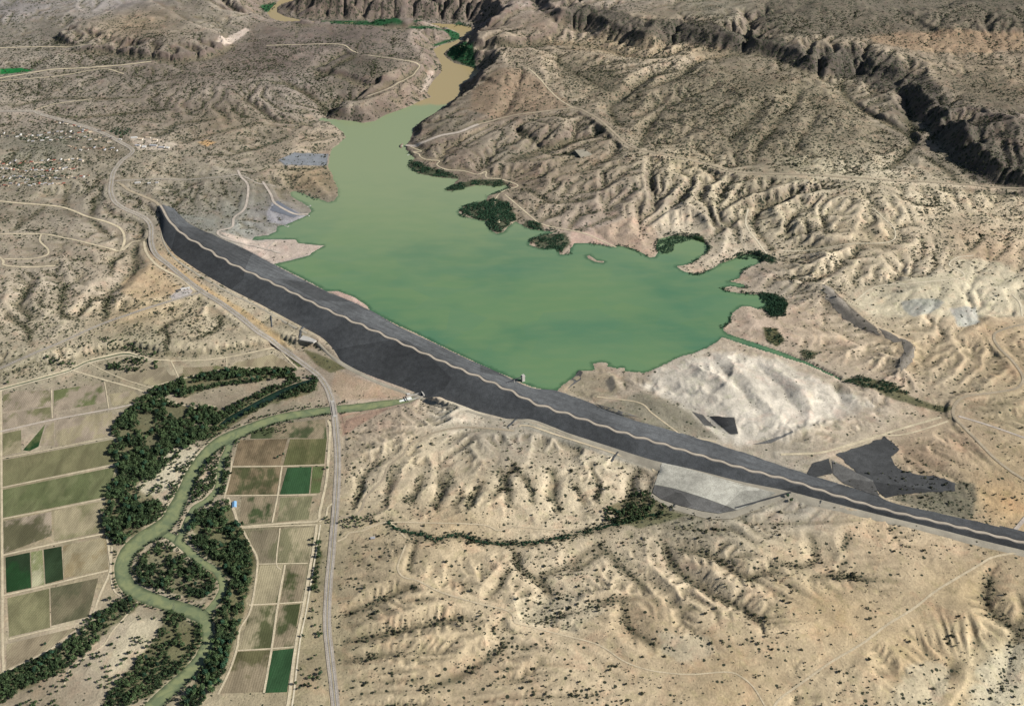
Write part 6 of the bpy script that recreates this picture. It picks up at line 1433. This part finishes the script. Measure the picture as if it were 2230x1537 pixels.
for (pp, sp, share, R) in MARSH:
    P = area(pp)
    sp = sp * (.8 if sp < 12 else .9); share = min(1, share + .12)
    gx, gy = np.meshgrid(np.arange(P[:, 0].min(), P[:, 0].max(), sp), np.arange(P[:, 1].min(), P[:, 1].max(), sp))
    gx = (gx + RNG.uniform(-.5, .5, gx.shape) * sp).ravel(); gy = (gy + RNG.uniform(-.5, .5, gy.shape) * sp).ravel()
    sd = sdf_poly(P, gx, gy) + 30 * fbm(gx, gy, 60, 3, off=29) + 2
    keep = (sd > 0) & (RNG.random(gx.shape) < share + fbm(gx, gy, 45, 3, off=31) * 1.7)
    for x, y in zip(gx[keep], gy[keep]): mp.append((x, y, R * random.uniform(.6, 1.25)))
li0 = LAKE.index((1574,715)); li1 = LAKE.index((885,318))
shp = spline(np.column_stack([LAKEW[li0:li1], np.zeros(li1 - li0)]), 6)
for p in shp:
    v_ = float(vnoise(np.array([p[0] / 70 + 3.3]), np.array([p[1] / 70 + 8.1]))[0])
    for k in range(4):
        if random.random() < max(0, v_ - .42) * 2.6: mp.append((p[0] + random.gauss(0, 7), p[1] + random.gauss(0, 7), random.uniform(1.8, 3.8)))
ck = spline(at(CREEK, GROUND0), 7)
for p in ck:
    for k in range(3):
        if vnoise(np.array([p[0] / 40]), np.array([p[1] / 40]))[0] > .2 or k == 0:
            mp.append((p[0] + random.gauss(0, 4.5), p[1] + random.gauss(0, 4.5), random.uniform(2.6, 5.2)))
mx = np.array([a[0] for a in mp]); my = np.array([a[1] for a in mp]); mz = np.maximum(ground_z(mx, my), -36)
mz = np.where((mz < 0) & (FAR.sample(mx, my, lakesd) > 0), -.3, mz)
tm2 = [leaf_cloud(34, 4.0, 5.5, 1.5, 500 + k, lobes=4, zbase=.05) for k in range(16)]
parts = []
for i in range(len(mp)):
    t = tm2[i % 16] * (mp[i][2] / 4.0); a = (i * 2.399) % 6.283; c_, s_ = math.cos(a), math.sin(a)
    parts.append(np.stack([t[:, 0] * c_ - t[:, 1] * s_ + mx[i], t[:, 0] * s_ + t[:, 1] * c_ + my[i], t[:, 2] + mz[i] - .3], 1))
V = np.vstack(parts); o = mesh_obj('willow_thicket', V, quads(len(V)), M_LEAF2)
tag(o, 'dark green willow and reed thickets in the lake coves and along the creek', 'thicket', kind='stuff')

# ------------------------------------------------------------------ junipers over the dry country
FG = Grid(-6000, 1500, 6000, 11000, 12.0)
sq = coarse.sample(FG.X, FG.Y, sc_c[3])
lfg = np.log10(ground_acc(FG.X, FG.Y) + 1)
dens = sq * np.clip(sq * 5, .1, 1) * (0.40 + 2.2 * sstep(3.3, 4.1, lfg) * (1 - sstep(5.2, 5.8, lfg))) * np.clip(0.75 + 1.9 * fbm(FG.X, FG.Y, 170, 4, off=37), 0.05, 3)
dens *= (FAR.sample(FG.X, FG.Y, lakesd) < -8) * (FAR.sample(FG.X, FG.Y, floodsd) < -15) * (FAR.sample(FG.X, FG.Y, damsd) < -12)
for p, hw_ in gul:
    if p[:, 2].min() < 0: continue
    D, Z = FG.ribbon(p, hw_ * 1.6)
    if hw_ < 40: dens += 0.75 * (sq > .02) * (1 - sstep(hw_ * .3, hw_ * 1.5, D)) * (FG.Y < 5200) * np.clip(.5 + 2.2 * fbm(FG.X, FG.Y, 60, 3, off=61), 0, 1.6)
dens = np.where(rdm < .3, 0, dens)
for pp in ([(1440,795),(1560,760),(1700,780),(1860,842),(2000,888),(1850,920),(1700,965),(1600,975),(1530,935),(1480,885),(1400,840)], [(1240,500),(1300,500),(1440,545),(1420,565),(1340,545),(1240,532)], [(1424,1000),(1700,1070),(1630,1110),(1545,1118),(1420,1080)], [(1215,850),(1262,808),(1345,812),(1420,850),(1565,955),(1480,955),(1300,885)]):
    dens *= (sdf_near(area(pp), FG.X, FG.Y, 40) < -5)
NC = 560000
sx = RNG.uniform(-1.12, 1.12, NC); syy = np.sqrt(RNG.uniform(1700 ** 2, 8200 ** 2, NC))
bx = sx * hwf(syy); by = syy
area_per = None
dn = FG.sample(bx, by, dens) * np.where(by > 5200, .75, 1.0)
keep = RNG.random(NC) < dn * np.where(by < 4500, .85, .8)
bx, by = bx[keep], by[keep]
keep = NEAR.sample(bx, by, rdD) > 2
keep |= (by > 4400)
bx, by = bx[keep], by[keep]
print('JUNIPERS', len(bx), 'TREES', len(cand), 'MARSH', len(mp))
bz_ = ground_z(bx, by)
br_ = np.exp(RNG.normal(math.log(3.3), .38, len(bx))) * np.where(FG.sample(bx, by, lfg) > 3.8, 1.25, 1.0)
br_ = np.clip(br_, 1.4, 7)
qx, qy = topx(bx, by, bz_)
# the ones that show largest stand alone
score = np.where((qx > 8) & (qx < 2222) & (qy < 1530) & (qy > 0), br_ / np.hypot(np.hypot(bx, by), CH), 0)
so = np.argsort(-score)[:300]
protoJ = []
for k in range(6):
    V = leaf_cloud(90, 3.2, 4.2, .95, 700 + k, lobes=5, zbase=.02)
    me_ = bpy.data.meshes.new('foliage'); me_.from_pydata(V.tolist(), [], quads(len(V)).tolist()); me_.materials.append(M_JUN)
    m = MB(); m.tube((0, 0, -.8), (.2, .1, 2.2), .35, .15, 5); tr = bpy.data.meshes.new('stem'); tr.from_pydata(m.v, [], m.f); tr.materials.append(M_BARK)
    protoJ.append((me_, tr))
def zone(x, y):
    if x < 600: return 'on the dry hills west of the highway'
    if y < 1135: return 'on the gullied slopes above the creek'
    if x < 1000: return 'on the tan slope right of the highway' if y < 1340 else 'in the gullies right of the lower highway'
    if x < 1350: return 'in the scrubby draws below the creek' if y < 1340 else 'on the low rise at bottom centre'
    if x < 1750: return 'along the branching draw, lower middle' if y < 1330 else 'on the grassy flat, lower middle'
    return 'on the mesa below the dam end' if y < 1290 else ('beside the long dirt track' if y < 1430 else 'on the eroded bank, bottom right corner')
for i in so:
    fo_, st_ = protoJ[random.randrange(6)]
    e = empty('juniper_bush', (float(bx[i]), float(by[i]), float(bz_[i])), random.uniform(0, 6.28)); s_ = float(br_[i]) / 3.2
    e.scale = (s_, s_, s_ * random.uniform(.8, 1.1)); zz_ = zone(float(qx[i]), float(qy[i]))
    sz = 'large' if br_[i] > 5.6 else 'rounded'
    tag(e, '%s dark green juniper bush %s' % (sz, zz_), 'bush', '%s junipers %s' % (sz, zz_))
    for nm, me_ in (('foliage', fo_), ('stem', st_)):
        o = bpy.data.objects.new(nm, me_); COL.objects.link(o); o.parent = e
mask = np.ones(len(bx), bool); mask[so] = False
bx, by, bz_, br_ = bx[mask], by[mask], bz_[mask], br_[mask]
tm3 = [leaf_cloud(11, 3.0, 3.6, 1.55, 800 + k, lobes=3, zbase=.0) for k in range(40)]
T = np.stack(tm3)
k = RNG.integers(0, 40, len(bx)); a = RNG.random(len(bx)) * 6.283
t = T[k] * (br_ / 3.0)[:, None, None]
ca, sa = np.cos(a)[:, None], np.sin(a)[:, None]
V = np.stack([t[:, :, 0] * ca - t[:, :, 1] * sa + bx[:, None], t[:, :, 0] * sa + t[:, :, 1] * ca + by[:, None], t[:, :, 2] + bz_[:, None] - .2], -1).reshape(-1, 3)
o = mesh_obj('juniper_scrub', V, quads(len(V)), M_JUN)
set_attr(o, 'tint', np.repeat(np.clip(RNG.normal(.05, .35, len(bx)), -.5, 1.0), len(V) // len(bx)))
tag(o, 'scattered dark juniper scrub dotting the tan hills round the lake', 'scrub', kind='stuff')
